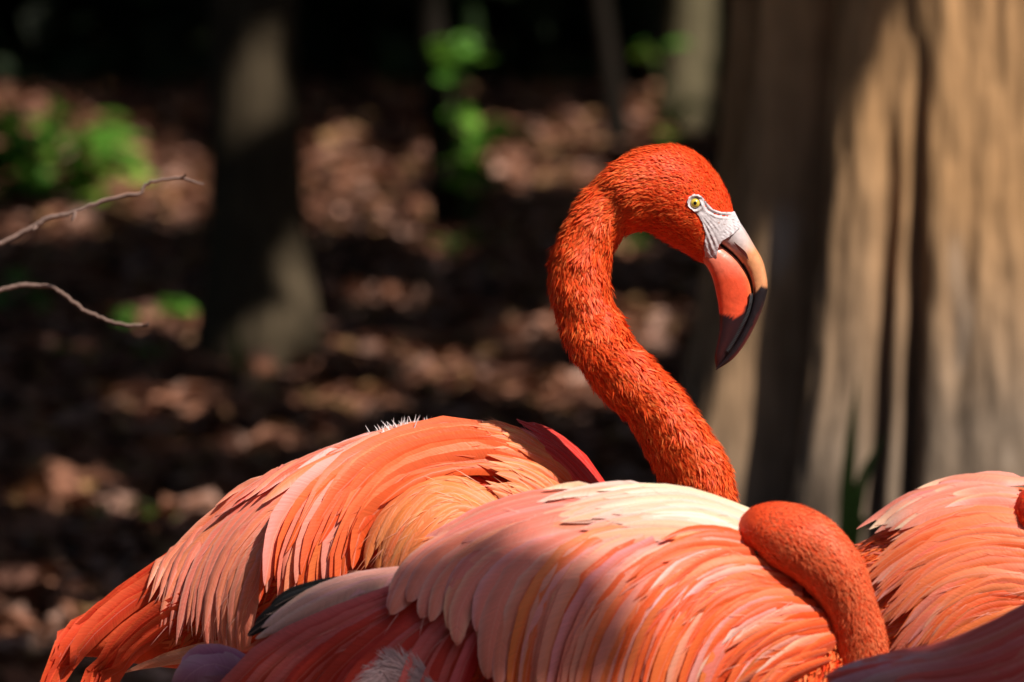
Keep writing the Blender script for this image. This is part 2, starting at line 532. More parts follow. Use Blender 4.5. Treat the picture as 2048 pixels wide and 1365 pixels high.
# far wood closing the view ----------------------------------------
r = np.random.default_rng(31)
pts = []
n = 36000
y = r.uniform(25.5, 34, n); x = r.uniform(-9, 9, n); z = r.uniform(0, 1, n) ** 1.3 * 8
pts.append(np.column_stack([x, y, z]))
for sx in (-1, 1):
    n = 18000
    y = r.uniform(8, 34, n); x = sx * (r.uniform(7, 11, n)); z = r.uniform(0, 9, n)
    pts.append(np.column_stack([x, y, z]))
n = 34000                                   # the same wood goes on behind the camera
a = r.uniform(math.pi * 0.98, math.pi * 2.02, n); R_ = r.uniform(12, 15, n)
pts.append(np.column_stack([R_ * np.cos(a), 4 + R_ * np.sin(a), r.uniform(0, 9, n)]))
p = np.vstack(pts)
v, tr, c = leaf_cards(p, 0.34 * r.uniform(0.6, 1.3, len(p)), green(len(p), (0.022, 0.036, 0.012), 0.4, 8), 0.0, seed=8)
link('far_woodland', make_mesh('far_woodland', v, tris=tr, col=c, smooth=False), M_CROWN, kind='stuff',
     label='dark mass of woodland foliage closing the view', cat='woodland')

# leaf litter --------------------------------------------------------
r = np.random.default_rng(41)
n = 90000
y = 6.5 + 25.5 * r.uniform(0, 1, n) ** 1.1
x = r.uniform(-1, 1, n) * (0.16 * y + 1.0)
c = np.column_stack([x, y, r.uniform(0.004, 0.035, n)])
pal = np.array([(0.30, 0.13, 0.075), (0.34, 0.15, 0.09), (0.16, 0.065, 0.040), (0.36, 0.20, 0.145), (0.22, 0.085, 0.045), (0.30, 0.16, 0.07)])
col = pal[r.integers(0, len(pal), n)] * np.exp(r.normal(0, 0.22, (n, 1)))
v, tr, cc = leaf_cards(c, r.uniform(0.04, 0.10, n), col, 0.62, 0.5, seed=42)
link('leaf_litter', make_mesh('leaf_litter', v, tris=tr, col=cc, smooth=False), M_LITTER, kind='stuff',
     label='brown and pinkish fallen leaves on the forest floor', cat='leaf litter')

# ------------------------------------------------------------------ undergrowth
def leaf_mesh():
    s = np.array([0, .12, .3, .5, .7, .88, 1.0]); w = np.array([.02, .24, .38, .36, .24, .1, .0])
    v = []
    for a, b in zip(s, w):
        for u in (-1, 0, 1):
            v.append((a, b * u, 0.10 * abs(u) * b - 0.18 * a * a))
    return np.array(v), grid_quads(len(s), 3)
LEAFV, LEAFQ = leaf_mesh()
leaf_meshes = []
for k in range(5):
    g = np.array([(0.12, 0.30, 0.035), (0.09, 0.24, 0.03), (0.17, 0.36, 0.04), (0.07, 0.20, 0.045), (0.22, 0.36, 0.05)][k])
    me = make_mesh('leaf', LEAFV, LEAFQ, col=np.tile(g, (len(LEAFV), 1)))
    me.materials.append(M_LEAF); leaf_meshes.append(me)

def plant(name, label, base, spots, leaf, seed, tones=(0, 1, 2), group=None):
    """spots: photo pixels the leaves grow at; the foot stands on the ground at pixel base"""
    r = np.random.default_rng(seed)
    b = G(*base); d = (b - CAM) @ AX_F
    t = thing(name, tuple(b), label, 'plant', group)
    bag = Bag()
    for (px, py, nl, sp) in spots:
        e = W(px, py, d + r.uniform(-0.1, 0.1))
        e[2] = max(e[2], 0.03)
        mid = (b + e) / 2 + np.array([0, 0, 0.03])
        v, q = tube_arrays([b - [0, 0, 0.02], mid, e], [0.005, 0.004, 0.002], 5, 8)
        bag.add(v, q, c=(0.07, 0.09, 0.03))
        for i in range(nl):
            o = bpy.data.objects.new('leaf', leaf_meshes[tones[r.integers(0, len(tones))]])
            COL.objects.link(o)
            off = r.normal(0, 1, 3) * sp * KPX * d * np.array([1, 1.2, 0.7])
            pp = e + off; pp[2] = max(pp[2], 0.02)
            o.location = Vector(pp - b)
            o.parent = t
            o.rotation_euler = (r.uniform(-0.5, 0.9), r.uniform(-0.4, 0.5), r.uniform(0, 6.28))
            o.scale = [leaf * r.uniform(0.7, 1.25)] * 3
    link('stem', bag.mesh('stem'), M_TWIG, t)
    return t

plant('leafy_bush', 'sunlit green bush beside the straight dark trunk', (40, 425),
      [(30, 250, 7, 26), (100, 245, 6, 24), (190, 265, 7, 26), (235, 285, 6, 20), (20, 330, 9, 30), (70, 345, 9, 30), (130, 300, 8, 28),
       (150, 370, 6, 24), (210, 340, 5, 22), (-60, 300, 10, 40), (60, 395, 6, 20), (5, 285, 9, 28), (40, 300, 8, 26), (100, 350, 8, 30), (0, 370, 8, 28), (60, 250, 6, 22), (160, 300, 7, 26), (225, 320, 5, 22)], 0.085, 51, (0, 2, 0, 4))
plant('leafy_sapling', 'green sapling with leaves climbing beside the slender black trunk', (935, 485),
      [(905, 90, 5, 18), (925, 120, 6, 20), (895, 150, 4, 16), (925, 235, 5, 20), (985, 275, 7, 26), (1015, 280, 5, 20), (950, 310, 7, 24), (940, 345, 4, 16),
       (1030, 255, 3, 16)], 0.075, 52, (0, 2, 1))
plant('ground_plant', 'low green plant under the drooping bare twig', (310, 668), [(300, 640, 5, 22), (340, 645, 5, 22), (265, 650, 3, 14)], 0.07, 53, (1, 0))
plant('ground_plant', 'low green plant where the drooping twig enters', (30, 640), [(20, 590, 6, 26), (60, 600, 5, 24), (-20, 610, 5, 24)], 0.075, 54, (1, 0))
plant('ground_plant', 'single green seedling at the foot of the leaning trunk', (895, 520), [(890, 492, 4, 12), (910, 500, 2, 10)], 0.06, 55, (0, 1))
plant('ground_plant', 'green seedling framed by the raised neck', (1250, 515), [(1250, 488, 5, 12)], 0.06, 56, (0, 1))
plant('ground_plant', 'green leaves before the olive brown trunk', (1365, 300), [(1365, 210, 4, 16), (1292, 90, 4, 20), (1345, 250, 3, 14)], 0.075, 57, (1, 4))
plant('ground_plant', 'yellowish seedling in the dark litter left of the birds', (210, 1060), [(205, 1025, 4, 16), (330, 1030, 4, 18)], 0.05, 58, (4, 2))
plant('ground_plant', 'small yellowish weed in brown litter below the twigs', (140, 740), [(120, 722, 5, 22), (320, 700, 3, 18)], 0.055, 59, (4, 2))

def blade_plant(name, label, tip, base, dist, half, seed):
    r = np.random.default_rng(seed)
    b = W(base[0], base[1], dist); foot = b.copy(); foot[2] = 0
    t = thing(name, tuple(foot), label, 'plant')
    tp = W(tip[0], tip[1], dist)
    for k in range(3):
        e = tp + r.normal(0, 1, 3) * np.array([0.015, 0.03, 0.05]) * (k > 0) * 2 - np.array([0, 0, 0.12]) * k
        ctr = spline([foot + r.normal(0, 0.006, 3) * [1, 1, 0], b + (e - tp) * 0.3, e], 14)
        w = half * KPX * dist * np.sin(np.linspace(0.5, math.pi, 14))[:, None]
        sd = unit(np.array([1.0, -0.5, 0]))
        v = np.stack([ctr - sd * w, ctr + np.array([0, -1, 0]) * w * 0.3, ctr + sd * w], 1).reshape(-1, 3)
        link('blade', make_mesh('blade', v, grid_quads(14, 3), col=np.tile((0.09, 0.17, 0.03), (len(v), 1))), M_LEAF, t)
blade_plant('grass_tuft', 'upright green grass blades against the cypress trunk', (1716, 745), (1693, 1010), 11.0, 17, 61)
blade_plant('grass_tuft', 'faint green blades at the foot of the straight dark trunk', (470, 640), (478, 735), 16.2, 12, 62)

# bare shrub with two twigs reaching into the picture
b = np.array(W(-170, 700, 7.25)); b[2] = 0
sh = thing('bare_shrub', tuple(b), 'leafless brown shrub reaching two thin bare twigs toward the dark trunk', 'shrub')
stem_top = W(-170, 300, 7.25)
v, q = tube_arrays([b - [0, 0, 0.03], (b + stem_top) / 2 + [0.01, 0, 0], stem_top], [0.009, 0.007, 0.003], 8, 20)
bg_ = Bag(); bg_.add(v, q, c=(0.16, 0.10, 0.075)); link('stem', bg_.mesh('stem'), M_TWIG, sh)
def twig(px, rad, dist, stubs=()):
    bag = Bag()
    pts = np.array([W(a, b_, dist) for a, b_ in px])
    v, q = tube_arrays(pts, np.array(rad) * 0.8 * KPX * dist, 8, 60)
    rr_ = np.random.default_rng(3)
    v = v + np.repeat(rr_.normal(0, 0.0005, (60, 3)), 8, axis=0)
    bag.add(v, q, c=(0.20, 0.125, 0.10))
    for (a, b_, r0) in stubs:
        v, q = tube_arrays([W(*a, dist), W((a[0] + b_[0]) / 2 + 2, (a[1] + b_[1]) / 2, dist - 0.004), W(*b_, dist - 0.006)], np.array([r0, r0 * .8, r0 * .5]) * KPX * dist, 6, 6)
        bag.add(v, q, c=(0.20, 0.125, 0.10))
    link('twig', bag.mesh('twig'), M_TWIG, sh)
twig([(-172, 600), (-80, 525), (0, 490), (45, 466), (75, 450), (105, 432), (140, 428), (175, 412), (225, 397), (278, 386), (290, 370), (318, 360), (365, 356), (385, 364), (407, 370)],
     [9, 8, 7, 6.5, 7, 6, 5.5, 5, 5, 4.5, 4, 4, 3.5, 3.2, 2.5], 7.4, [((150, 423), (144, 441), 4), ((362, 357), (370, 349), 3), ((72, 452), (66, 460), 4)])
twig([(-172, 640), (-80, 596), (0, 581), (45, 571), (90, 572), (120, 583), (150, 608), (185, 629), (225, 644), (262, 651), (297, 651)],
     [7, 6.5, 6, 6, 5.5, 5, 5, 4.5, 4, 4, 3.5], 7.45, [((285, 652), (297, 645), 3)])

# ================================================================== FLAMINGOS
class Torso:
    """side-on trunk: columns of (px, top, bottom, half thickness m)"""
    def __init__(s, D, cols, bumps=(), shift=0.0):
        c = np.array(cols, float)
        s.D, s.bumps, s.shift = D, bumps, shift
        dense = spline(c, 400)
        o = np.argsort(dense[:, 0]); s.c = dense[o]
    def prof(s, px):
        c = s.c
        return [np.interp(px, c[:, 0], c[:, k]) for k in (1, 2, 3)]
    def depth(s, px, py):
        top, bot, hw = s.prof(px)
        m = (top + bot) / 2; h = np.maximum((bot - top) / 2, 1)
        q = np.clip(np.abs((py - m) / h), 0, 0.985)
        d = -hw * (1 - q ** 2.2) ** (1 / 2.0)
        for bx, by, r0, a in s.bumps:
            d = d - a * np.exp(-(((px - bx) ** 2 + (py - by) ** 2) / r0 ** 2))
        return d + s.shift
    def point(s, c, off=0.0):
        return W(c[..., 0], c[..., 1], s.D + s.depth(c[..., 0], c[..., 1]) - off)
    def normal(s, c):
        e = 4.0
        dx = s.point(c + [e, 0]) - s.point(c - [e, 0]); dy = s.point(c + [0, e]) - s.point(c - [0, e])
        n = unit(np.cross(dx, dy))
        sign = np.sign(-(n @ AX_F))[..., None]
        sign[sign == 0] = 1
        return n * sign
    def shell(s, n=90, m=44, inset=0.0):
        px = np.linspace(s.c[0, 0], s.c[-1, 0], n)
        top, bot, hw = s.prof(px)
        ph = np.linspace(0, 2 * math.pi, m, endpoint=False)
        mid = (top + bot) / 2; h = (bot - top) / 2 - inset
        py = mid[:, None] - h[:, None] * np.cos(ph)[None]
        d = s.shift - np.sign(np.sin(ph))[None] * (hw[:, None] * 0.97) * np.sqrt(np.clip(1 - np.abs(np.cos(ph)) ** 2.2, 0, 1))[None]
        near = np.sin(ph) > 0
        for bx, by, r0, a in s.bumps:
            bump = a * np.exp(-(((px[:, None] - bx) ** 2 + (py - by) ** 2) / r0 ** 2))
            d = d - bump * near[None]
        v = W(np.repeat(px[:, None], m, 1), py, s.D + d).reshape(-1, 3)
        return v, grid_quads(n, m, True)

def profile(t, tip=0.62, base=0.5, sharp=0.5):
    f = np.minimum(1.0, base + (1 - base) * t / 0.35)
    e = np.clip((t - tip) / (1 - tip), 0, 1)
    return f * (1 - e ** 2) ** sharp

U5 = np.array([-1, -0.5, 0, 0.5, 1.0])
def feather(parent, T, pts, hw, c0, c1, rnd, lift=0.001, rise=0.006, tilt=0.0015, camber=0.34, tip=0.62, sharp=0.5,
            mode='edge', ctip=None, name='feather', n=11, base=0.5):
    """a curved vane laid on the torso; pts (base -> tip) in side-view pixels"""
    t = 1 - (1 - np.linspace(0, 1, n)) ** 1.7
    c = np.column_stack([np.interp(t, np.linspace(0, 1, 41), k_) for k_ in spline(pts, 41).T])
    P = T.point(c); nr = T.normal(c)
    tg = unit(np.gradient(P, axis=0))
    sd = unit(np.cross(tg, nr))
    nr = np.cross(sd, tg)
    f = profile(t, tip, base, sharp)
    tilt = tilt * rnd.uniform(0.4, 1.9); camber = camber * rnd.uniform(0.6, 1.5); rise = rise * rnd.uniform(0.7, 1.4)
    m = hw * KPX * T.D
    jit = 1 + rnd.normal(0, 0.05, (n, 5)) * np.abs(U5)
    off = m * f[:, None] * U5[None] * jit
    lf = lift + rise * t[:, None] ** 1.2 + (tilt * U5[None] + camber * m * (1 - U5[None] ** 2)) * f[:, None]
    v = P[:, None] + sd[:, None] * off[..., None] + nr[:, None] * lf[..., None]
    # colours
    c0, c1 = np.asarray(c0, float), np.asarray(c1, float)
    uu = np.broadcast_to(U5[None], (n, 5)); tt = np.broadcast_to(t[:, None], (n, 5))
    if mode == 'split': w = np.clip(0.5 + 1.1 * uu, 0, 1)
    elif mode == 'splitr': w = np.clip(0.5 - 1.1 * uu, 0, 1)
    else: w = np.abs(uu) ** 2 * 0.9
    w = np.clip(w + 0.25 * (tt - 0.5), 0, 1)[..., None]
    col = c0 * (1 - w) + c1 * w
    if ctip is not None:
        k = (np.clip((tt - 0.55) / 0.4, 0, 1) ** 1.5)[..., None]
        col = col * (1 - k) + np.asarray(ctip) * k
    s_ = np.concatenate([[0], np.cumsum(np.linalg.norm(np.diff(P, axis=0), axis=1))]) * 100
    x = off * 100
    uv = np.stack([s_[:, None] - 0.9 * np.abs(x) + rnd.uniform(0, 50), x], -1)
    me = make_mesh(name, v.reshape(-1, 3), grid_quads(n, 5), col=col.reshape(-1, 3), uv=uv.reshape(-1, 2))
    return link(name, me, M_FEATHER, parent)

GUIDES = {}
def tract(parent, T, guides, n, hw, cols, seed, part=1.0, jit=7.0, rows=None, name='feather', **kw):
    """feathers blended between guide curves; part < 1 uses a random stretch of the curve"""
    r = np.random.default_rng(seed)
    gs = np.array([spline(g, 41) for g in guides])
    k = len(guides)
    for i in range(n):
        g = (i + r.uniform(-0.3, 0.3)) / max(n - 1, 1) if part >= 1 else r.uniform(0, 1)
        g = min(max(g, 0), 1) * (k - 1)
        a = min(int(g), k - 2) if k > 1 else 0
        f = g - a
        cv = gs[a] * (1 - f) + gs[min(a + 1, k - 1)] * f
        L = part * r.uniform(0.85, 1.2) if part < 1 else r.uniform(0.80, 1.06)
        if part < 1:
            t0 = r.uniform(0, 1) * (1 - part) - 0.05
        else:
            t0 = r.uniform(-0.03, 0.05)
        idx = np.clip(np.linspace(t0, min(t0 + L, 1.04), 5), -0.05, 1.06) * 40
        ii = np.clip(idx.astype(int), 0, 39)
        p = cv[ii] + (cv[ii + 1] - cv[ii]) * (idx - ii)[:, None]
        p = p + r.normal(0, jit, 2) + np.cumsum(r.normal(0, jit * 0.22, (5, 2)), axis=0)
        c0, c1, ct = cols(r, g / max(k - 1, 1), t0 + L / 2)
        GUIDES.setdefault(id(T), []).append((p, c1, kw.get('lift', 0.001) + 0.9 * kw.get('rise', 0.006)))
        feather(parent, T, p, hw * r.uniform(0.75, 1.25), c0, c1, r, ctip=ct, name=name, **kw)

def wisps(parent, T, n, seed, label=None):
    """fine loose barbs lying over the vanes"""
    r = np.random.default_rng(seed)
    G_ = GUIDES[id(T)]
    P0, D0_, C0, O0 = [], [], [], []
    for _ in range(n):
        p, c, o = G_[r.integers(0, len(G_))]
        d = spline(p, 20); i = r.integers(3, 19)
        q = d[i] + r.normal(0, 6, 2)
        tg = unit(d[i] - d[i - 1]); sd = np.array([-tg[1], tg[0]])
        tg = unit(tg + sd * r.normal(0, 0.18))
        P0.append(q); D0_.append(tg); C0.append(lerp(c, (0.9, 0.6, 0.5), r.uniform(0, 0.5))); O0.append(o)
    q = np.array(P0); top, bot, _ = T.prof(q[:, 0])
    ok = q[:, 1] > top + 2
    q, tg, c, o = q[ok], np.array(D0_)[ok], np.array(C0)[ok], np.array(O0)[ok]
    nr = T.normal(q); p = T.point(q)
    dr = unit(T.point(q + tg * 6) - p)
    return plumes(p + nr * (o + 0.001)[:, None], nr, dr, r.uniform(0.008, 0.028, len(q)), 0.0005, 0.03, c, seed, 0.1)

class Limb:
    """neck and head: sections given by two edge pixels, half thickness and depth (m)"""
    def __init__(s, D, outer, inner, th, dep, n=170, m=48):
        a = np.column_stack([np.array(outer, float), np.array(inner, float), th, dep])
        a = spline(a, n)
        s.D, s.n, s.m = D, n, m
        s.cen = (a[:, 0:2] + a[:, 2:4]) / 2; s.hv = (a[:, 0:2] - a[:, 2:4]) / 2
        s.th, s.dep = a[:, 4], a[:, 5]
        ph = np.linspace(0, 2 * math.pi, m, endpoint=False)
        s.ph = ph
        s.v = s.at(np.repeat(np.arange(n), m).astype(float), np.tile(ph, n)).reshape(n, m, 3)
    def at(s, i, ph):
        k = np.arange(s.n)
        f = lambda arr: np.interp(i, k, arr)
        c = np.stack([f(s.cen[:, 0]), f(s.cen[:, 1])], -1); h = np.stack([f(s.hv[:, 0]), f(s.hv[:, 1])], -1)
        q = c + h * np.cos(ph)[..., None]
        return W(q[..., 0], q[..., 1], s.D + f(s.dep) - f(s.th) * np.sin(ph))
    def frame(s, i, ph):
        p = s.at(i, ph)
        di = s.at(np.clip(i + 0.6, 0, s.n - 1), ph) - s.at(np.clip(i - 0.6, 0, s.n - 1), ph)
        dp = s.at(i, ph + 0.03) - s.at(i, ph - 0.03)
        nr = unit(np.cross(di, dp))
        k = np.arange(s.n)
        cc = W(np.interp(i, k, s.cen[:, 0]), np.interp(i, k, s.cen[:, 1]), s.D + np.interp(i, k, s.dep))
        sg = np.sign(np.sum(nr * (p - cc), -1))[..., None]
        return p, nr * sg, unit(di)
    def shell(s):
        v = s.v.reshape(-1, 3)
        q = grid_quads(s.n, s.m, True)
        v2 = np.vstack([v, s.v[0].mean(0), s.v[-1].mean(0)])
        j = np.arange(s.m); j2 = (j + 1) % s.m
        t = np.vstack([np.column_stack([np.full(s.m, s.n * s.m), j2, j]),
                       np.column_stack([np.full(s.m, s.n * s.m + 1), (s.n - 1) * s.m + j, (s.n - 1) * s.m + j2])])
        return v2, q, t
    def near_depth(s, q):
        """depth (m along the view) of the near skin at pixels q"""
        g = s.v[:, np.sin(s.ph) > -0.01].reshape(-1, 3)
        gx_, gy_ = to_px(g); dd = (g - CAM) @ AX_F
        out = np.empty(len(q))
        for i, (a, b) in enumerate(q):
            d2 = (gx_ - a) ** 2 + (gy_ - b) ** 2
            k = np.argpartition(d2, 6)[:6]; w = 1 / (d2[k] + 1.0)
            out[i] = (dd[k] * w).sum() / w.sum()
        return out

def plumes(p, nr, dr, length, width, lift, col, seed, wob=0.35):
    """short curved plumes (strip of quad + tri) as arrays"""
    r = np.random.default_rng(seed)
    n = len(p)
    sd = unit(np.cross(nr, dr))
    dr = unit(dr + sd * r.normal(0, wob, (n, 1)))
    sd = unit(np.cross(nr, dr))
    L = np.broadcast_to(length, (n,))[:, None]; w = np.broadcast_to(width, (n,))[:, None]
    la = np.broadcast_to(lift, (n,))[:, None]
    b0 = p - nr * 0.0006
    m0 = p + dr * L * 0.5 + nr * L * la
    tp = p + dr * L + nr * L * la * r.uniform(0.9, 1.9, (n, 1))
    v = np.stack([b0 - sd * w * 0.35, b0 + sd * w * 0.35, m0 + sd * w * 0.5, m0 - sd * w * 0.5, tp], 1).reshape(-1, 3)
    i = np.arange(n)[:, None] * 5
    q = i + [[0, 1, 2, 3]]; t = i + [[3, 2, 4]]
    return v, q, t, np.repeat(col, 5, axis=0)

def limb_plumes(L, n, i0, i1, length, width, lift, palette, seed, skip=None, flip=-1.0, lenfun=None, clump=1.0):
    r = np.random.default_rng(seed)
    i = r.uniform(i0, i1, n * 2)
    wgt = np.interp(i, np.arange(L.n), np.linalg.norm(L.hv, axis=1) * np.linalg.norm(np.gradient(L.cen, axis=0), axis=1))
    keep = r.uniform(0, wgt.max(), n * 2) < wgt
    i = i[keep][:n]
    ph = r.uniform(0, 2 * math.pi, len(i))
    p, nr, di = L.frame(i, ph)
    if skip is not None:
        ok = ~skip(p)
        p, nr, di, i = p[ok], nr[ok], di[ok], i[ok]
    n = len(p)
    pal = np.asarray(palette)
    col = pal[r.integers(0, len(pal), n)] * np.exp(r.normal(0, 0.10, (n, 1)))
    tone = sines(p, seed + 1, 60)[:, None]
    col = np.clip(col * np.exp(0.12 * tone * np.array([0.2, 1, 1])), 0, 0.95)
    k = np.ones(n) if lenfun is None else lenfun(i)
    sdv = unit(np.cross(nr, di))
    di = unit(di + sdv * (clump * (0.35 * sines(p, seed + 2, 140, 14) + 0.25 * sines(p, seed + 3, 420, 14)))[:, None])
    lift = lift * np.clip(1 + 0.7 * clump * sines(p, seed + 4, 330, 14), 0.25, 2.2)
    return plumes(p, nr, di * flip, length * k * r.uniform(0.7, 1.35, n), width * np.sqrt(k) * r.uniform(0.7, 1.3, n), lift * r.uniform(0.5, 1.7, n), col, seed)

def torso_plumes(T, region, n, dirfun, length, width, lift, palette, seed, off=0.004, margin=14):
    """region (x0, x1, y0, y1) or polygon test in pixels"""
    r = np.random.default_rng(seed)
    q = region(r, n)
    top, bot, _ = T.prof(q[:, 0])
    q = q[(q[:, 1] > top + margin) & (q[:, 1] < bot - 8) & (q[:, 0] > T.c[0, 0]) & (q[:, 0] < T.c[-1, 0])]
    p = T.point(q); nr = T.normal(q)
    d = dirfun(q)
    e = T.point(q + d * 3) - p
    dr = unit(e)
    pal = np.asarray(palette)
    col = pal[r.integers(0, len(pal), len(q))] * np.exp(r.normal(0, 0.12, (len(q), 1)))
    return plumes(p + nr * off, nr, dr, length * r.uniform(0.6, 1.3, len(q)), width * r.uniform(0.7, 1.3, len(q)), lift * r.uniform(0.4, 1.6, len(q)), col, seed)

def stuff_mesh(parent, name, parts, label=None):
    bag = Bag()
    for v, q, t, c in parts: bag.add(v, q, t, c)
    o = link(name, bag.mesh(name), M_PLUME, parent, kind='stuff')
    if label: o['label'] = label
    return o

def in_poly(x, y, poly):
    c = np.zeros(np.shape(x), bool)
    k = len(poly)
    for a in range(k):
        x1, y1 = poly[a]; x2, y2 = poly[(a + 1) % k]
        cond = ((y1 > y) != (y2 > y)) & (x < (x2 - x1) * (y - y1) / (y2 - y1 + 1e-12) + x1)
        c ^= cond
    return c

def legs(parent, x, y, zb, label=None):
    for k, (dx, bend) in enumerate([(-0.035, 0.02), (0.035, -0.01)]):
        bag = Bag()
        path = [(x + dx, y, zb + 0.04), (x + dx - 0.02, y, zb * 0.62), (x + dx - 0.06 + bend, y, zb * 0.5), (x + dx - 0.03, y + 0.01, zb * 0.25), (x + dx, y + 0.01, 0.012)]
        v, q = tube_arrays(path, [0.016, 0.009, 0.012, 0.007, 0.008], 8, 24)
        bag.add(v, q, c=(0.6, 0.22, 0.2))
        f = np.array([[x + dx - 0.01, y + 0.01, 0.012]] + [[x + dx + 0.07 * math.cos(a), y + 0.07 * math.sin(a), 0.006] for a in (-0.6, -0.3, 0, 0.3, 0.6)])
        f2 = np.vstack([f, f - [0, 0, 0.006]])
        bag.add(f2, t=[(0, i, i + 1) for i in range(1, 5)] + [(6, i + 1 + 6, i + 6) for i in range(1, 5)], c=(0.6, 0.22, 0.2))
        link('leg', bag.mesh('leg'), M_SKIN, parent)

# colours (base reflectance)
C_RED = (0.80, 0.060, 0.012); C_ORANGE = (0.86, 0.108, 0.020); C_LORANGE = (0.89, 0.215, 0.065)
C_PINK = (0.85, 0.205, 0.12); C_PALE = (0.86, 0.34, 0.245); C_CREAM = (0.86, 0.58, 0.42); C_CRIM = (0.60, 0.030, 0.018)
def lerp(a, b, f): return np.asarray(a) * (1 - f) + np.asarray(b) * f
def vary(c, r, s=0.075): return np.clip(np.asarray(c) * np.exp(r.normal(0, s, 3) * [0.3, 1, 1]), 0, 0.93)

NECK_PAL = np.array([1, 1.22, 1.25]) * np.array([(0.88, 0.095, 0.014), (0.86, 0.075, 0.011), (0.89, 0.12, 0.022), (0.90, 0.155, 0.034), (0.87, 0.085, 0.013), (0.84, 0.065, 0.010)])

# ------------------------------------------------------------------ flamingo A : neck raised
DA = 6.76
TA = Torso(DA, [(130, 1290, 1320, .006), (200, 1232, 1322, .014), (300, 1160, 1338, .028), (430, 1052, 1352, .055), (520, 985, 1370, .075), (640, 932, 1420, .092),
                (760, 890, 1450, .102), (860, 866, 1460, .106), (960, 855, 1460, .106), (1070, 880, 1440, .10), (1130, 925, 1420, .09),
                (1190, 1000, 1400, .072), (1230, 1080, 1360, .05), (1252, 1190, 1290, .02)], [(865, 1075, 110, 0.020)])
A_OUT = [(1175, 1105), (1235, 1180), (1290, 1185), (1330, 1120), (1332, 1050), (1331, 996), (1318, 955), (1298, 912), (1256, 840), (1211, 801), (1164, 737), (1136, 693), (1119, 640), (1104, 591), (1103, 546),
         (1108, 504), (1125, 462), (1157, 400), (1193, 359), (1231, 325), (1273, 302), (1319, 290), (1360, 293), (1400, 312), (1433, 348), (1455, 386), (1467, 422)]
A_IN = [(1070, 1255), (1230, 1330), (1390, 1290), (1470, 1150), (1474, 1060), (1471, 1008), (1462, 960), (1440, 900), (1366, 790), (1310, 730), (1268, 683), (1250, 656), (1235, 628), (1220, 590), (1216, 548),
        (1221, 515), (1232, 487), (1246, 470), (1266, 463), (1289, 461), (1308, 468), (1335, 485), (1362, 500), (1390, 517), (1408, 527), (1416, 532), (1421, 536)]
px = DA * KPX
A_TH = np.array([80, 76, 72, 72, 71, 70, 69, 68, 66, 64, 60, 58, 57, 56, 55, 55, 55, 56, 58, 64, 72, 80, 84, 80, 66, 54, 44]) * px * 0.95
A_DEP = np.array([0, -.02, -.045, -.07, -.085, -.095, -.10, -.105, -.11, -.11, -.11, -.105, -.10, -.10, -.10, -.10, -.10, -.10, -.10, -.105, -.105, -.105, -.105, -.105, -.105, -.105, -.105])
LA = Limb(DA, A_OUT, A_IN, A_TH, A_DEP, 200, 56)
base = W(850, 1200, DA); base[2] = 0
FA = thing('flamingo', tuple(base), 'red orange flamingo with neck raised in an S and hooked bill pointing down', 'flamingo', 'flamingos resting in the clearing')
bag = Bag()
v, q = TA.shell(inset=6); bag.add(v, q, c=(0.75, 0.10, 0.03))
v, q, t = LA.shell(); bag.add(v, q, t, c=(0.78, 0.055, 0.010))
link('body', bag.mesh('body'), M_SKIN, FA)
legs(FA, base[0], base[1], 0.70)

SKIN_POLY = [(1374, 404), (1377, 394), (1387, 388), (1399, 389), (1408, 397), (1415, 407), (1426, 418), (1444, 424), (1470, 423), (1484, 452), (1466, 470), (1446, 482), (1438, 492), (1434, 515), (1428, 548),
             (1416, 534), (1409, 515), (1408, 492), (1411, 470), (1405, 447), (1396, 431), (1384, 421), (1376, 414)]
def skip_face(p):
    x, y = to_px(p); near = (p - CAM) @ AX_F < DA - 0.105 + 0.01
    jr = np.random.default_rng(2)
    x = x + jr.normal(0, 1.8, len(x)); y = y + jr.normal(0, 1.8, len(x))
    return in_poly(x, y, SKIN_POLY) | (x > 1468)

len_head = lambda i: np.interp(i, [0, 120, 150, 165, 200], [1.0, 1.0, 0.72, 0.5, 0.36])
stuff_mesh(FA, 'neck_plumage', [limb_plumes(LA, 52000, 30, 198, 0.0095, 0.00125, 0.13, NECK_PAL, 71, skip_face, -1.0, len_head, 0.75)])

# torso down: chest side tinted crimson for the neck's shadow, shoulder fluff, rump
def reg_box(x0, x1, y0, y1, poly=None):
    def f(r, n):
        q = np.column_stack([r.uniform(x0, x1, n), r.uniform(y0, y1, n)])
        return q[in_poly(q[:, 0], q[:, 1], poly)] if poly else q
    return f
flow_a = lambda q: unit(np.column_stack([-np.ones(len(q)), np.interp(q[:, 0], [300, 800, 1100], [0.8, 0.5, -0.6])]))
PA = []
PA.append(torso_plumes(TA, reg_box(960, 1230, 845, 1200, [(985, 848), (1010, 840), (1070, 862), (1130, 908), (1200, 995), (1240, 1120), (1150, 1200), (1110, 1000), (1040, 895)]), 9000,
                       lambda q: unit(np.column_stack([-0.75 * np.ones(len(q)), -0.66 * np.ones(len(q))])), 0.014, 0.0016, 0.06, [(0.80, 0.035, 0.014), (0.76, 0.028, 0.014), (0.82, 0.05, 0.02)], 72, 0.001, 5))
PA.append(torso_plumes(TA, reg_box(330, 1230, 860, 1300), 5000, flow_a, 0.017, 0.0022, 0.05, [C_ORANGE, C_LORANGE, C_RED], 73, 0.0))
stuff_mesh(FA, 'body_down', PA)

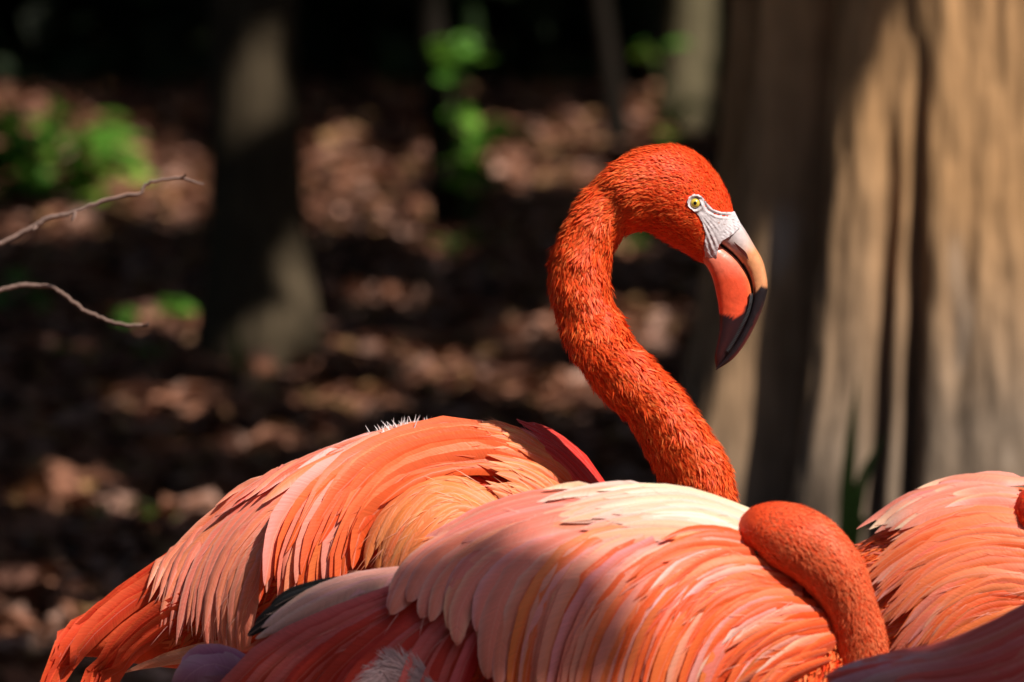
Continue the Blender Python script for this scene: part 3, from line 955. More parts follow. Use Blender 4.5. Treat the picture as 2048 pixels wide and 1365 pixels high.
# tail
def cols_tail(r, g, t): return vary(lerp((0.72, 0.022, 0.006), (0.88, 0.12, 0.035), r.uniform(0, 1)), r), vary((0.86, 0.12, 0.04), r), vary((0.86, 0.09, 0.025), r)
tract(FA, TA, [[(440, 1065), (300, 1143), (185, 1235), (110, 1320), (70, 1410)], [(450, 1115), (320, 1182), (205, 1265), (135, 1340), (95, 1425)]], 11, 13, cols_tail, 201, jit=5, lift=0.002, rise=0.004, tilt=0.004, tip=0.75, name='tail_feather')
tract(FA, TA, [[(450, 1140), (340, 1205), (255, 1270), (190, 1340), (145, 1430)], [(460, 1185), (380, 1232), (300, 1283), (240, 1335), (200, 1420)]], 12, 13, cols_tail, 202, jit=5, lift=0.003, rise=0.005, tilt=0.004, tip=0.75, name='tail_feather')
def cols_under(r, g, t): return vary((0.84, 0.33, 0.20), r), vary((0.86, 0.42, 0.30), r), None
tract(FA, TA, [[(480, 1292), (390, 1306), (310, 1320), (250, 1330)], [(490, 1280), (420, 1290), (350, 1304), (290, 1318)]], 7, 14, cols_under, 203, jit=4, lift=0.006, rise=0.003, sharp=0.8, tip=0.4, name='undertail_feather')
# pale long tertials
def cols_tert(r, g, t):
    c = lerp(C_PINK, C_LORANGE, np.clip(r.normal(0.15 + 0.2 * g, 0.15), 0, 0.8))
    return vary(c, r), vary(C_PALE, r), None
tract(FA, TA, [[(560, 962), (440, 1045), (360, 1120), (312, 1200)], [(600, 955), (475, 1035), (388, 1150), (352, 1272)], [(640, 955), (515, 1035), (432, 1155), (400, 1285)],
               [(690, 955), (565, 1030), (480, 1150), (458, 1270), (482, 1332)], [(730, 955), (605, 1040), (525, 1150), (500, 1262), (505, 1345)]], 44, 15, cols_tert, 204, jit=9, lift=0.004, rise=0.006, tilt=0.0018, sharp=0.9, tip=0.3)
# orange and pale stripes
def cols_stripe(r, g, t):
    if r.uniform() < 0.58:
        return vary(lerp(C_ORANGE, C_RED, r.uniform(0, 0.9)), r), vary(lerp(C_ORANGE, C_LORANGE, r.uniform(0, 0.8)), r), None
    return vary(lerp(C_PINK, C_LORANGE, r.uniform(0, 0.5)), r), vary(lerp(C_PALE, C_PINK, r.uniform(0, 1)), r), None
tract(FA, TA, [[(760, 900), (645, 972), (562, 1070), (524, 1220)], [(800, 915), (685, 988), (605, 1090), (572, 1205)], [(840, 925), (735, 995), (655, 1090), (618, 1200)],
               [(880, 935), (785, 995), (695, 1080), (664, 1190)], [(920, 955), (825, 998), (735, 1070), (706, 1185)]], 27, 16, cols_stripe, 205, mode='split', lift=0.007, rise=0.009, tilt=0.0055, sharp=0.7, tip=0.5)
# mantle along the back
def cols_mantle(r, g, t):
    c = lerp(C_LORANGE, C_PINK, r.uniform(0.2, 1)) if r.uniform() < 0.7 else np.array(C_ORANGE)
    if g > 0.72: c = lerp(c, (0.88, 0.50, 0.40), r.uniform(0.3, 1))
    return vary(c, r), vary(C_PALE, r), None
tract(FA, TA, [[(720, 905), (610, 945), (520, 990), (440, 1055)], [(800, 885), (700, 915), (590, 960), (500, 1030)], [(900, 866), (780, 885), (650, 930), (560, 1000)],
               [(990, 862), (880, 868), (760, 895), (650, 950)]], 26, 15, cols_mantle, 206, jit=8, lift=0.006, rise=0.007, sharp=0.7, tip=0.5)
# long orange scapulars sweeping round the shoulder
def cols_scap(r, g, t): return vary(lerp(C_ORANGE, C_RED, r.uniform(0, 0.6)), r), vary(lerp(C_LORANGE, C_ORANGE, r.uniform(0, 1)), r), None
tract(FA, TA, [[(1060, 925), (940, 885), (800, 915), (680, 980), (605, 1085)], [(1080, 945), (960, 908), (830, 935), (720, 1000), (645, 1100)], [(1100, 965), (985, 928), (865, 948), (765, 1000), (695, 1095)],
               [(1120, 985), (1015, 945), (905, 958), (805, 1000), (735, 1085)]], 22, 14, cols_scap, 207, mode='split', lift=0.010, rise=0.008, tilt=0.005, sharp=0.7, tip=0.5)
# shoulder
def cols_sh(r, g, t): return vary(lerp(C_LORANGE, C_ORANGE, r.uniform(0, 1)), r), vary((0.90, 0.30, 0.10), r), vary((0.90, 0.34, 0.13), r) if r.uniform() < 0.4 else None
tract(FA, TA, [[(1075, 932), (1030, 905), (975, 892), (915, 892)], [(1115, 978), (1075, 938), (1010, 912), (930, 912)], [(1135, 1020), (1090, 982), (1035, 955), (960, 945)], [(1130, 1060), (1080, 1028), (1030, 998), (960, 982)], [(1100, 1090), (1060, 1058), (1015, 1028), (965, 1010)]],
      70, 12, cols_sh, 208, part=0.62, jit=5, lift=0.012, rise=0.005, tilt=0.0015, sharp=0.85, tip=0.35)
# side of the neck base, head and neck shadow painted in as crimson
def cols_cr(r, g, t): return vary((0.80, 0.030, 0.022), r), vary((0.82, 0.05, 0.035), r), vary((0.84, 0.18, 0.18), r) if r.uniform() < 0.2 else None
tract(FA, TA, [[(1203, 1030), (1163, 965), (1105, 908), (1030, 872)], [(1190, 1035), (1148, 975), (1095, 922), (1030, 884)], [(1175, 1045), (1135, 992), (1090, 940), (1035, 898)]], 24, 14, cols_cr, 210, jit=3, lift=0.013, rise=0.001, tilt=0.001, sharp=0.8, tip=0.45)
# fluffy wing shoulder
def cols_fl(r, g, t): return vary((0.90, 0.22, 0.058), r), vary((0.90, 0.27, 0.085), r), vary((0.90, 0.30, 0.10), r)
tract(FA, TA, [[(990, 1038), (905, 985), (830, 1000), (765, 1090), (745, 1160)], [(990, 1045), (915, 1015), (850, 1035), (795, 1115), (780, 1175)], [(985, 1060), (920, 1045), (870, 1075), (830, 1140), (820, 1190)],
               [(980, 1080), (930, 1078), (890, 1110), (870, 1160), (860, 1200)]], 75, 17, cols_fl, 209, part=0.45, lift=0.012, rise=0.003, tilt=0.0005, sharp=0.9, tip=0.3)
stuff_mesh(FA, 'loose_barbs', [wisps(FA, TA, 300, 171)])
# white down tuft on the back
r = np.random.default_rng(75)
n = 260
q = np.column_stack([r.normal(818, 26, n), np.zeros(n)]); q[:40, 0] = r.normal(762, 10, 40)
q[:, 1] = np.interp(q[:, 0], [740, 800, 880], [880, 864, 856]) + np.abs(r.normal(0, 10, n))
p = W(q[:, 0], q[:, 1], DA - 0.03 + r.normal(0, 0.008, n))
up = unit(np.column_stack([r.normal(-0.1, 0.6, n), r.normal(-0.2, 0.4, n), np.abs(r.normal(0.8, 0.4, n))]))
stuff_mesh(FA, 'down_tuft', [plumes(p, unit(np.cross(up, np.array([1.0, 0.2, 0]))), up, r.uniform(0.003, 0.016, n), 0.0010, 0.05, np.tile((0.85, 0.78, 0.76), (n, 1)), 76)], 'white fluffy down on the back')

# bill ------------------------------------------------------------
def bill_half(edge_a, edge_b, th, n=110, m=28):
    a = spline(np.column_stack([np.array(edge_a, float), np.array(edge_b, float), th]), n)
    ph = np.linspace(0, 2 * math.pi, m, endpoint=False)
    cen = (a[:, 0:2] + a[:, 2:4]) / 2; hv = (a[:, 0:2] - a[:, 2:4]) / 2
    c = cen[:, None] + hv[:, None] * np.cos(ph)[None, :, None]
    sn = np.sign(np.sin(ph)) * np.abs(np.sin(ph)) ** 0.6
    d = DA - 0.105 - a[:, 4][:, None] * sn[None]
    v = W(c[..., 0], c[..., 1], d).reshape(-1, 3)
    return v, grid_quads(n, m, True), c.reshape(-1, 2), np.repeat(np.linspace(0, 1, n), m)

UO = [(1440, 410), (1465, 427), (1487, 455), (1508, 490), (1525, 520), (1533, 550), (1535, 577), (1527, 612), (1511, 650), (1489, 690), (1464, 720), (1432, 741)]
UI = [(1405, 470), (1416, 478), (1434, 486), (1463, 507), (1486, 534), (1499, 561), (1504, 590), (1501, 616), (1491, 646), (1474, 681), (1456, 709), (1431, 739)]
U_TH = np.array([44, 42, 38, 34, 31, 28, 26, 24, 21, 17, 12, 2]) * px
LO_ = [(1412, 482), (1426, 486), (1444, 492), (1470, 511), (1489, 535), (1502, 562), (1506, 590), (1502, 621), (1489, 654), (1470, 688), (1453, 713), (1434, 736)]
LI_ = [(1403, 520), (1412, 532), (1420, 546), (1426, 562), (1431, 582), (1435, 602), (1438, 625), (1438, 652), (1435, 675), (1431, 697), (1429, 716), (1432, 736)]
L_TH = np.array([36, 35, 34, 32, 30, 28, 26, 24, 20, 15, 10, 2]) * px
def smooth(x, a, b): return np.clip((x - a) / (b - a), 0, 1)
v, q, c, tt = bill_half(UO, UI, U_TH)
UPV = v.copy()
x, y = c[:, 0], c[:, 1]
wob = sines(c, 5, 0.06)
grey = np.array((0.60, 0.51, 0.50)); orange = np.array((0.74, 0.30, 0.13)); blk = np.array((0.018, 0.012, 0.014))
along = (x - 1440) * 0.55 + (y - 440) * 0.83
k = smooth(along + wob * 16, 34, 92)[:, None]
col = grey * (1 - k) + orange * k
rb = np.interp(x, [1490, 1501, 1513, 1522, 1536], [545, 553, 580, 566, 571])
kb = smooth(y + wob * 3, rb - 2, rb + 3)[:, None]
gape_d = np.min(np.hypot(x[:, None] - spline(UI, 120)[:, 0], y[:, None] - spline(UI, 120)[:, 1]), axis=1)
kb = np.maximum(kb, ((gape_d < 4.5) & (y > 480) & (x > 1428))[:, None])
col = col * (1 - kb) + blk * kb
rim = (smooth(y, 600, 660) * (np.abs(x - np.interp(y, [577, 612, 650, 690, 720], [1535, 1527, 1511, 1489, 1464])) < 6))[:, None]
col = col * (1 - 0.5 * rim) + np.array((0.16, 0.02, 0.02)) * 0.5 * rim
up_b = link('upper_bill', make_mesh('upper_bill', v, q, col=col), M_BILL, FA)
v, q, c, tt = bill_half(LO_, LI_, L_TH)
x, y = c[:, 0], c[:, 1]
wob = sines(c, 6, 0.08)
redp = np.array((0.80, 0.085, 0.030)); redo = np.array((0.82, 0.20, 0.07))
g2 = spline(LO_, 160)
gd = np.min(np.hypot(x[:, None] - g2[:, 0], y[:, None] - g2[:, 1]), axis=1)
k = smooth(gd + wob * 2, 9, 3)[:, None]
col = redp * (1 - k) + redo * k
col = col * (1 - smooth(y, 560, 500)[:, None] * 0.5) + np.array((0.80, 0.40, 0.28)) * smooth(y, 560, 500)[:, None] * 0.5
rb = np.interp(x, [1436, 1457, 1469, 1484, 1495, 1503], [627, 631, 636, 624, 606, 590])
kb = smooth(y + wob * 4, rb - 1, rb + 3)[:, None]
kb = np.maximum(kb, ((gd < 2.5) & (y > 488))[:, None])
col = col * (1 - kb) + np.array((0.028, 0.010, 0.012)) * kb
lo_b = link('lower_bill', make_mesh('lower_bill', v, q, col=col), M_BILL, FA)
# comb of lamellae along the gape
lam = spline([(1503, 588), (1501, 606), (1495, 628), (1484, 651), (1470, 678), (1455, 702)], 46)
bag = Bag()
dirs = unit(np.gradient(lam, axis=0))
for i in range(46):
    nrm = np.array([-dirs[i, 1], dirs[i, 0]])
    th_ = np.interp(i, [0, 45], [27, 15]) * px
    pts = []
    for sx in (-3.0, 3.0):
        for sy in (-0.62, 0.62):
            pts.append(lam[i] + nrm * sx + dirs[i] * sy)
    pts = np.array(pts)
    f = W(pts[:, 0], pts[:, 1], DA - 0.105 - th_ * np.array([0.96, 0.96, 1.02, 1.02]))
    bk = W(pts[:, 0], pts[:, 1], DA - 0.105 - th_ * 0.7)
    bag.add(np.vstack([f, bk]), [(0, 1, 3, 2), (0, 2, 6, 4), (1, 5, 7, 3), (0, 4, 5, 1), (2, 3, 7, 6)], c=(0.06, 0.056, 0.06))
link('bill_comb', bag.mesh('bill_comb', False), M_BILL, up_b)
# nostril slit
ns = spline([(1468, 485), (1480, 498), (1490, 508), (1497, 520)], 16)
w = 3.4 * np.sin(np.linspace(0.15, math.pi - 0.1, 16))
dn = unit(np.gradient(ns, axis=0)); nn = np.column_stack([-dn[:, 1], dn[:, 0]])
bx_, by_ = to_px(UPV); bd_ = (UPV - CAM) @ AX_F
def bill_depth(q):
    return np.array([np.sort(bd_[np.argsort((bx_ - a) ** 2 + (by_ - b) ** 2)[:8]])[:3].mean() for a, b in q])
vv = []
for s_ in (-1, 0, 1):
    qn = ns + nn * (w * s_)[:, None]
    vv.append(W(qn[:, 0], qn[:, 1], bill_depth(qn) - (0.0004 if s_ else 0.0002)))
link('nostril', make_mesh('nostril', np.stack(vv, 1).reshape(-1, 3), grid_quads(16, 3), col=np.tile((0.10, 0.015, 0.012), (48, 1))), M_BILL, up_b)

# face skin ---------------------------------------------------------
step = 1.25
gx_, gy_ = np.meshgrid(np.arange(1366, 1488, step), np.arange(382, 552, step), indexing='ij')
qs = np.column_stack([gx_.ravel(), gy_.ravel()])
inside = in_poly(qs[:, 0], qs[:, 1], SKIN_POLY)
near = np.full(len(qs), np.nan)
sel = np.where(inside)[0]
near[sel] = LA.near_depth(qs[sel])
wr = 0.00030 * sines(qs * [1.0, 0.35], 8, 0.5, 14)
ed = np.hypot(qs[:, 0] - 1390, qs[:, 1] - 407)
ring = 0.0016 * np.exp(-((ed - 15.5) / 3.2) ** 2) - 0.0022 * np.exp(-(ed / 10.0) ** 2)
def pl_dist(q, pl):
    g = spline(pl, 60); return np.min(np.hypot(q[:, :1] - g[None, :, 0], q[:, 1:] - g[None, :, 1]), axis=1)
fold = pl_dist(qs, [(1402, 398), (1409, 410), (1420, 423), (1440, 431), (1466, 433)])
wr = wr - 0.0011 * np.exp(-(fold / 2.0) ** 2) + 0.0007 * np.exp(-((fold - 5) / 2.2) ** 2)
ang = np.arctan2(qs[:, 1] - 400, qs[:, 0] - 1385)
low_ = smooth(qs[:, 1], 425, 455)
wr = wr + 0.00035 * low_ * np.sin(ang * 60 + 2 * sines(qs, 12, 0.05)) * smooth(1440 - qs[:, 0], 0, 12)
vv = W(qs[:, 0], qs[:, 1], np.where(inside, near, DA) - 0.0009 - wr - ring)
idx = -np.ones(len(qs), int); idx[sel] = np.arange(len(sel))
nx, ny = gx_.shape
Q = grid_quads(nx, ny); Q = Q[inside[Q].all(1)]
sk = np.tile((0.60, 0.52, 0.52), (len(sel), 1)) * (1 + 0.10 * sines(qs[sel], 10, 0.25))[:, None]
spk = np.clip(sines(qs[sel], 13, 0.45, 14) - 0.85, 0, 1)[:, None] * 2.2 * smooth(qs[sel, 0], 1420, 1440)[:, None]
sk = sk * (1 - np.clip(spk, 0, 0.75)) + np.array((0.30, 0.12, 0.07)) * np.clip(spk, 0, 0.75)
pinkish = smooth(qs[sel, 1], 470, 520)[:, None]
sk = sk * (1 - 0.35 * pinkish) + np.array((0.72, 0.42, 0.42)) * 0.35 * pinkish
link('face_skin', make_mesh('face_skin', vv[sel], idx[Q], col=np.clip(sk, 0, 0.9)), M_FACE, FA)['label'] = 'wrinkled pale grey skin between eye and bill'
# eye
def eye(parent, L, cx, cy, rp, iris=(0.72, 0.50, 0.06), out=0.5):
    d = L.near_depth(np.array([[cx, cy]]))[0]
    R = rp * KPX * d
    cen = W(cx, cy, d + R * (1 - out))
    n, m = 18, 24
    def cap(a0, a1, rad, col, nm, par):
        al = np.linspace(a0, a1, n); ph = np.linspace(0, 2 * math.pi, m, endpoint=False)
        z = -AX_F
        v = cen + rad * (np.cos(al)[:, None, None] * z + np.sin(al)[:, None, None] * (np.cos(ph)[None, :, None] * AX_R + np.sin(ph)[None, :, None] * AX_U))
        return link(nm, make_mesh(nm, v.reshape(-1, 3), grid_quads(n, m, True), col=np.tile(col, (n * m, 1))), M_EYE, par)
    e = cap(0.85, 1.7, R, (0.06, 0.02, 0.02), 'eye', parent)
    cap(0.25, 0.92, R * 1.01, iris, 'iris', e)
    cap(0.0, 0.30, R * 1.02, (0.004, 0.004, 0.004), 'pupil', e)
eye(FA, LA, 1390, 407, 11.5, out=0.62)

# ------------------------------------------------------------------ tucked neck and head used by the sleeping birds
B_OUT = [(1930, 1470), (1860, 1372), (1786, 1322), (1770, 1261), (1750, 1197), (1726, 1125), (1685, 1064), (1637, 1026), (1590, 1008), (1545, 1004), (1505, 1014), (1482, 1034)]
B_IN = [(1640, 1470), (1655, 1410), (1666, 1345), (1666, 1290), (1647, 1225), (1612, 1178), (1572, 1148), (1536, 1128), (1508, 1106), (1487, 1088), (1476, 1070), (1473, 1052)]
def tucked(D, dx, dy):
    o = np.array(B_OUT, float) + [dx, dy]; i_ = np.array(B_IN, float) + [dx, dy]
    th = np.array([64, 62, 58, 55, 54, 54, 56, 62, 66, 60, 44, 14]) * KPX * D * 0.95
    dep = np.array([-.03, -.035, -.045, -.055, -.065, -.075, -.08, -.08, -.075, -.07, -.06, -.05])
    return Limb(D, o, i_, th, dep, 120, 44)

# ------------------------------------------------------------------ flamingo B : sleeping in front
DB = 6.33
TB = Torso(DB, [(430, 1325, 1370, .006), (500, 1285, 1400, .016), (570, 1228, 1440, .03), (640, 1183, 1480, .045), (720, 1158, 1530, .06), (790, 1148, 1570, .072), (870, 1116, 1600, .084), (950, 1072, 1620, .094),
                (1020, 1040, 1640, .10), (1100, 1018, 1650, .105), (1200, 1008, 1650, .108), (1300, 1010, 1640, .108), (1400, 1022, 1620, .104), (1470, 1040, 1600, .098), (1550, 1085, 1570, .086),
                (1620, 1155, 1530, .07), (1670, 1250, 1480, .05), (1700, 1350, 1420, .02)])
LB = tucked(DB, 0, 0)
base = W(1150, 1300, DB); base[2] = 0
FB = thing('flamingo', tuple(base), 'sleeping flamingo with cream back, folded neck and head tucked onto its back', 'flamingo', 'flamingos resting in the clearing')
bag = Bag()
v, q = TB.shell(inset=6); bag.add(v, q, c=(0.70, 0.10, 0.04))
v, q, t = LB.shell(); bag.add(v, q, t, c=(0.80, 0.075, 0.016))
link('body', bag.mesh('body'), M_SKIN, FB)
legs(FB, base[0], base[1], 0.66)
BPAL = [(0.88, 0.175, 0.062), (0.88, 0.16, 0.052), (0.89, 0.20, 0.075), (0.87, 0.14, 0.042)]
stuff_mesh(FB, 'neck_plumage', [limb_plumes(LB, 30000, 2, 118, 0.0068, 0.0012, 0.055, BPAL, 81, None, -1.0, lambda i: np.interp(i, [0, 70, 100, 120], [1, 0.9, 0.55, 0.4]), 0.5)])
eye(FB, LB, 1514, 1104, 8, iris=(0.10, 0.06, 0.02), out=0.35)
flow_b = lambda q: unit(np.column_stack([-np.ones(len(q)), np.interp(q[:, 0], [500, 1000, 1500], [0.6, 0.8, 0.3])]))
PB = [torso_plumes(TB, reg_box(480, 1690, 1010, 1420), 6500, flow_b, 0.018, 0.0024, 0.05, [C_ORANGE, C_RED, C_CRIM], 82, 0.0)]
PB.append(torso_plumes(TB, reg_box(720, 900, 1315, 1420, [(735, 1370), (770, 1332), (815, 1318), (860, 1330), (890, 1365), (890, 1420), (735, 1420)]), 3500,
                       lambda q: unit(np.column_stack([-0.8 * np.ones(len(q)), -0.5 + 1.0 * (q[:, 0] < 800)])), 0.014, 0.0009, 0.06, [(0.66, 0.42, 0.42), (0.7, 0.48, 0.47)], 83, 0.016))
PB.append(torso_plumes(TB, reg_box(1560, 1700, 1150, 1420), 1500, lambda q: unit(np.column_stack([-0.6 * np.ones(len(q)), 0.8 * np.ones(len(q))])), 0.013, 0.003, 0.12, [C_ORANGE, C_RED, C_LORANGE], 84, 0.010))
stuff_mesh(FB, 'body_down', PB)
BLACK = (0.012, 0.011, 0.012)
def cols_blk(r, g, t): return BLACK, (0.02, 0.018, 0.018), None
tract(FB, TB, [[(690, 1158), (630, 1174), (575, 1196), (524, 1228)], [(660, 1180), (600, 1204), (545, 1236), (498, 1268)]], 4, 15, cols_blk, 301, jit=2, lift=0.005, rise=0.003, sharp=0.6, tip=0.6, name='flight_feather')
def cols_tip(r, g, t): return vary((0.80, 0.33, 0.25), r), vary((0.82, 0.44, 0.36), r), vary((0.84, 0.50, 0.40), r)
tract(FB, TB, [[(840, 1148), (725, 1166), (640, 1196), (572, 1245)], [(850, 1165), (720, 1200), (610, 1250), (505, 1305)]], 8, 15, cols_tip, 302, jit=4, lift=0.006, rise=0.004, sharp=0.6, tip=0.6, name='flight_feather')
def cols_mauve(r, g, t): return vary((0.32, 0.11, 0.19), r), vary((0.38, 0.19, 0.26), r), None
tract(FB, TB, [[(520, 1345), (460, 1322), (400, 1318), (358, 1355)], [(520, 1390), (460, 1370), (400, 1375), (352, 1400)]], 4, 26, cols_mauve, 303, jit=3, lift=0.0, rise=0.002, sharp=0.4, tip=0.7, name='tail_feather')
def cols_crim(r, g, t): return vary(C_CRIM, r, 0.2), vary((0.72, 0.14, 0.12), r) if r.uniform() < 0.4 else vary((0.66, 0.05, 0.03), r), None
tract(FB, TB, [[(860, 1175), (720, 1228), (580, 1290), (470, 1365), (400, 1430)], [(885, 1195), (780, 1250), (660, 1310), (570, 1390), (520, 1455)], [(905, 1215), (830, 1270), (740, 1340), (680, 1430)],
               [(940, 1225), (875, 1290), (825, 1370), (795, 1450)], [(1000, 1225), (950, 1290), (920, 1380), (905, 1460)]], 32, 19, cols_crim, 304, mode='split', lift=0.008, rise=0.007, tilt=0.003, sharp=0.6, tip=0.55)
def cols_big(r, g, t):
    return vary(lerp((0.80, 0.19, 0.12), C_PINK, r.uniform(0, 1)), r), vary((0.85, 0.38, 0.30), r), None
tract(FB, TB, [[(1080, 1055), (950, 1092), (862, 1150), (797, 1220)], [(1115, 1075), (995, 1108), (912, 1170), (863, 1248)], [(1150, 1082), (1032, 1120), (952, 1200), (928, 1286)],
               [(1190, 1090), (1082, 1130), (1002, 1210), (977, 1306)], [(1225, 1095), (1115, 1140), (1042, 1230), (1020, 1350), (1022, 1430)]], 18, 25, cols_big, 305, lift=0.011, rise=0.009, tilt=0.003, sharp=0.55, tip=0.6)
tract(FB, TB, [[(1250, 1080), (1142, 1120), (1067, 1220), (1032, 1345), (1027, 1430)], [(1300, 1095), (1192, 1150), (1122, 1250), (1092, 1370), (1087, 1450)], [(1360, 1120), (1262, 1178), (1192, 1270), (1152, 1380), (1142, 1450)],
               [(1400, 1140), (1312, 1193), (1252, 1280), (1212, 1380), (1202, 1450)], [(1440, 1160), (1362, 1208), (1302, 1290), (1272, 1390), (1267, 1450)], [(1490, 1190), (1420, 1245), (1368, 1325), (1342, 1410), (1335, 1460)], [(1560, 1260), (1500, 1300), (1450, 1360), (1425, 1430), (1415, 1470)]], 52, 19, cols_stripe, 306, mode='split', lift=0.013, rise=0.006, tilt=0.0035, sharp=0.8, tip=0.4)
def cols_shb(r, g, t):
    k = r.uniform()
    if k < 0.56: return vary(lerp(C_ORANGE, C_RED, r.uniform(-0.2, 0.6)), r), vary(lerp(C_ORANGE, C_LORANGE, r.uniform(0, 1)), r), None
    if k < 0.82: return vary(lerp(C_PINK, C_LORANGE, r.uniform(0, 1)), r), vary(lerp(C_LORANGE, C_PINK, r.uniform(0, 1)), r), None
    return vary(C_PINK, r), vary((0.87, 0.45, 0.36), r), vary((0.88, 0.58, 0.50), r)
tract(FB, TB, [[(1500, 1125), (1405, 1112), (1310, 1128), (1225, 1175)], [(1545, 1165), (1450, 1155), (1362, 1185), (1290, 1255)], [(1585, 1205), (1500, 1205), (1412, 1240), (1345, 1320)],
               [(1625, 1255), (1550, 1258), (1462, 1300), (1395, 1385)], [(1645, 1310), (1585, 1330), (1520, 1370), (1460, 1440)]], 125, 16, cols_shb, 307, part=0.72, jit=10, lift=0.014, rise=0.005, tilt=0.0025, sharp=0.95, tip=0.25)
def cols_top(r, g, t):
    far = np.clip((t - 0.36) * 2.4 + 0.3 * g, 0, 1)
    c = lerp(C_CREAM, lerp((0.88, 0.36, 0.20), C_LORANGE, r.uniform(0, 0.7)), far)
    return vary(c, r), vary(lerp((0.89, 0.72, 0.60), C_PALE, far * 0.7), r), None
tract(FB, TB, [[(1484, 1048), (1338, 1012), (1169, 1026), (1034, 1066)], [(1486, 1058), (1360, 1032), (1220, 1042), (1080, 1075)], [(1488, 1080), (1372, 1058), (1242, 1064), (1120, 1085)],
               [(1495, 1105), (1385, 1088), (1272, 1084), (1150, 1100)]], 48, 17, cols_top, 308, part=0.62, jit=6, lift=0.013, rise=0.005, tilt=0.002, sharp=0.8, tip=0.35)
tract(FB, TB, [[(1180, 1018), (1080, 1030), (970, 1070), (870, 1125)], [(1200, 1040), (1090, 1060), (980, 1095), (880, 1150)], [(1260, 1060), (1150, 1078), (1040, 1110), (940, 1170)]], 32, 17, cols_big, 309, lift=0.013, rise=0.006, tilt=0.002, sharp=0.7, tip=0.5)

stuff_mesh(FB, 'loose_barbs', [wisps(FB, TB, 160, 172)])
# ------------------------------------------------------------------ flamingo C : right, behind the folded neck
DC = 6.98
TC = Torso(DC, [(1560, 1200, 1330, .012), (1640, 1140, 1400, .04), (1700, 1095, 1440, .06), (1780, 1043, 1500, .08), (1830, 1008, 1530, .09), (1900, 984, 1560, .10), (1980, 970, 1570, .104), (2060, 972, 1570, .104),
                (2140, 1005, 1540, .095), (2200, 1070, 1490, .07), (2240, 1160, 1430, .04), (2255, 1240, 1350, .012)])
LC = tucked(DC, 546, -36)
base = W(1980, 1250, DC); base[2] = 0
FC = thing('flamingo', tuple(base), 'salmon orange flamingo behind the folded neck, its head cut by the edge', 'flamingo', 'flamingos resting in the clearing')
bag = Bag()
v, q = TC.shell(inset=6); bag.add(v, q, c=(0.78, 0.16, 0.06))
v, q, t = LC.shell(); bag.add(v, q, t, c=(0.78, 0.05, 0.016))
link('body', bag.mesh('body'), M_SKIN, FC)
legs(FC, base[0], base[1], 0.68)
stuff_mesh(FC, 'neck_plumage', [limb_plumes(LC, 9000, 2, 118, 0.0070, 0.0015, 0.10, NECK_PAL, 91)])
stuff_mesh(FC, 'body_down', [torso_plumes(TC, reg_box(1690, 2100, 975, 1400), 4500, lambda q: unit(np.column_stack([-np.ones(len(q)), 0.5 * np.ones(len(q))])), 0.017, 0.0022, 0.05, [C_ORANGE, C_LORANGE, C_PINK], 92, 0.0)])
def cols_c(r, g, t):
    c = lerp(C_LORANGE, C_ORANGE, r.uniform(0, 1)) if r.uniform() < 0.6 else lerp(C_PINK, C_LORANGE, r.uniform(0, 1))
    return vary(c, r), vary(lerp(C_PINK, C_LORANGE, r.uniform(0, 1)), r), vary(C_PALE, r) if r.uniform() < 0.25 else None
tract(FC, TC, [[(2085, 1045), (1960, 1042), (1850, 1072), (1735, 1140)], [(2095, 1100), (1970, 1092), (1850, 1128), (1745, 1215)], [(2095, 1155), (1980, 1148), (1870, 1190), (1775, 1290)],
               [(2085, 1205), (1990, 1198), (1900, 1240), (1820, 1330)], [(2075, 1250), (1985, 1260), (1905, 1310), (1850, 1390)]], 120, 16, cols_c, 401, part=0.72, jit=9, lift=0.006, rise=0.005, tilt=0.0025, sharp=0.95, tip=0.25)
def cols_ct(r, g, t): return vary(lerp(C_PINK, C_PALE, r.uniform(0, 1)), r), vary(C_PALE, r), vary(C_CREAM, r) if r.uniform() < 0.3 else None
tract(FC, TC, [[(2045, 975), (1930, 982), (1830, 1012), (1725, 1082)], [(2045, 1000), (1940, 1005), (1840, 1035), (1735, 1105)], [(2050, 1025), (1950, 1028), (1850, 1052), (1745, 1120)]], 40, 17, cols_ct, 402, part=0.5, jit=5, lift=0.008, rise=0.004, tilt=0.002, sharp=0.8, tip=0.4)

stuff_mesh(FC, 'loose_barbs', [wisps(FC, TC, 90, 173)])
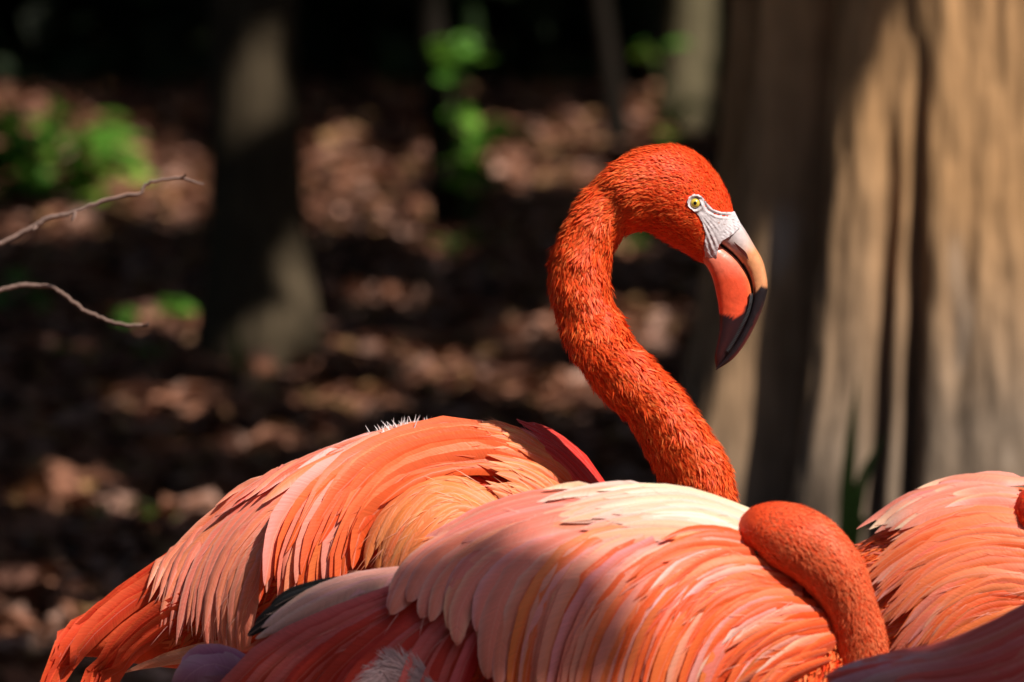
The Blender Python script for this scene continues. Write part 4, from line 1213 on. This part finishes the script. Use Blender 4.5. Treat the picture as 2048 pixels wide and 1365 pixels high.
# ------------------------------------------------------------------ flamingo D : shaded, nearest, low at the right
DD = 6.02
TD = Torso(DD, [(1655, 1352, 1385, .006), (1700, 1338, 1420, .014), (1780, 1333, 1470, .03), (1850, 1328, 1520, .045), (1910, 1303, 1560, .06), (1970, 1268, 1600, .075), (2050, 1208, 1640, .09), (2150, 1150, 1660, .10),
                (2280, 1115, 1660, .105), (2420, 1120, 1640, .10), (2540, 1180, 1580, .08), (2600, 1280, 1480, .04), (2620, 1350, 1420, .01)])
base = W(2200, 1350, DD); base[2] = 0
FD = thing('flamingo', tuple(base), 'shaded dusky red flamingo of which only the drooping wing tip shows', 'flamingo', 'flamingos resting in the clearing')
LD = tucked(DD, 960, 120)
bag = Bag()
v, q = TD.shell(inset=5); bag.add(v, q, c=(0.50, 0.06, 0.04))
v, q, t = LD.shell(); bag.add(v, q, t, c=(0.78, 0.05, 0.016))
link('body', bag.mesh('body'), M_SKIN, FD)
legs(FD, base[0], base[1], 0.62)
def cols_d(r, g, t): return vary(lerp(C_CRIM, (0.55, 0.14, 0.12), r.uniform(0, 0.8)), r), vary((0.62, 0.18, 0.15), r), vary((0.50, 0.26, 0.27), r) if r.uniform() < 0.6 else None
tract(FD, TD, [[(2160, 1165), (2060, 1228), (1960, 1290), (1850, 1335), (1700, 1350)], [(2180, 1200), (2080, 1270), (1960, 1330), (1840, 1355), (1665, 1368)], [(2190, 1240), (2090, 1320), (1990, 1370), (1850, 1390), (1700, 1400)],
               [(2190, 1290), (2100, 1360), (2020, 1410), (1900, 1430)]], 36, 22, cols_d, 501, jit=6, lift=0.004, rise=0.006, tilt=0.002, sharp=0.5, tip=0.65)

# ------------------------------------------------------------------ unseen tree added for shade, leaves set along sun rays to the lower birds
r = np.random.default_rng(95)
cards = []
SHADE = [  # pixel polygon on a bird, depth, number of leaves
    ([(540, 1255), (760, 1200), (900, 1165), (990, 1150), (1065, 1170), (1120, 1260), (1140, 1420), (350, 1420), (360, 1300)], TB, 150),
    ([(1650, 1330), (1850, 1318), (1960, 1270), (2100, 1160), (2250, 1150), (2250, 1420), (1650, 1420)], TD, 150),
]
for poly, d, n in SHADE:
    P_ = np.array(poly, float)
    q = np.column_stack([r.uniform(P_[:, 0].min(), P_[:, 0].max(), n * 3), r.uniform(P_[:, 1].min(), P_[:, 1].max(), n * 3)])
    q = q[in_poly(q[:, 0], q[:, 1], poly)][:n]
    p = d.point(q)
    cards.append(p + SUN * r.uniform(3.0, 4.6, (len(p), 1)))
cards = np.vstack(cards)
tree('added_shade_tree', (3.4, 3.4, 0), [(3.4, 3.4, -0.05), (3.2, 3.5, 2.0), (2.4, 4.2, 4.2)], [0.11, 0.09, 0.04],
     'unseen leaning tree added so its low leaves shade the front birds', (2.0, 4.4, 3.8), (0.9, 0.6, 0.6), 0, 0.07, (0.10, 0.075, 0.05), 96, cards=cards, sides=8)
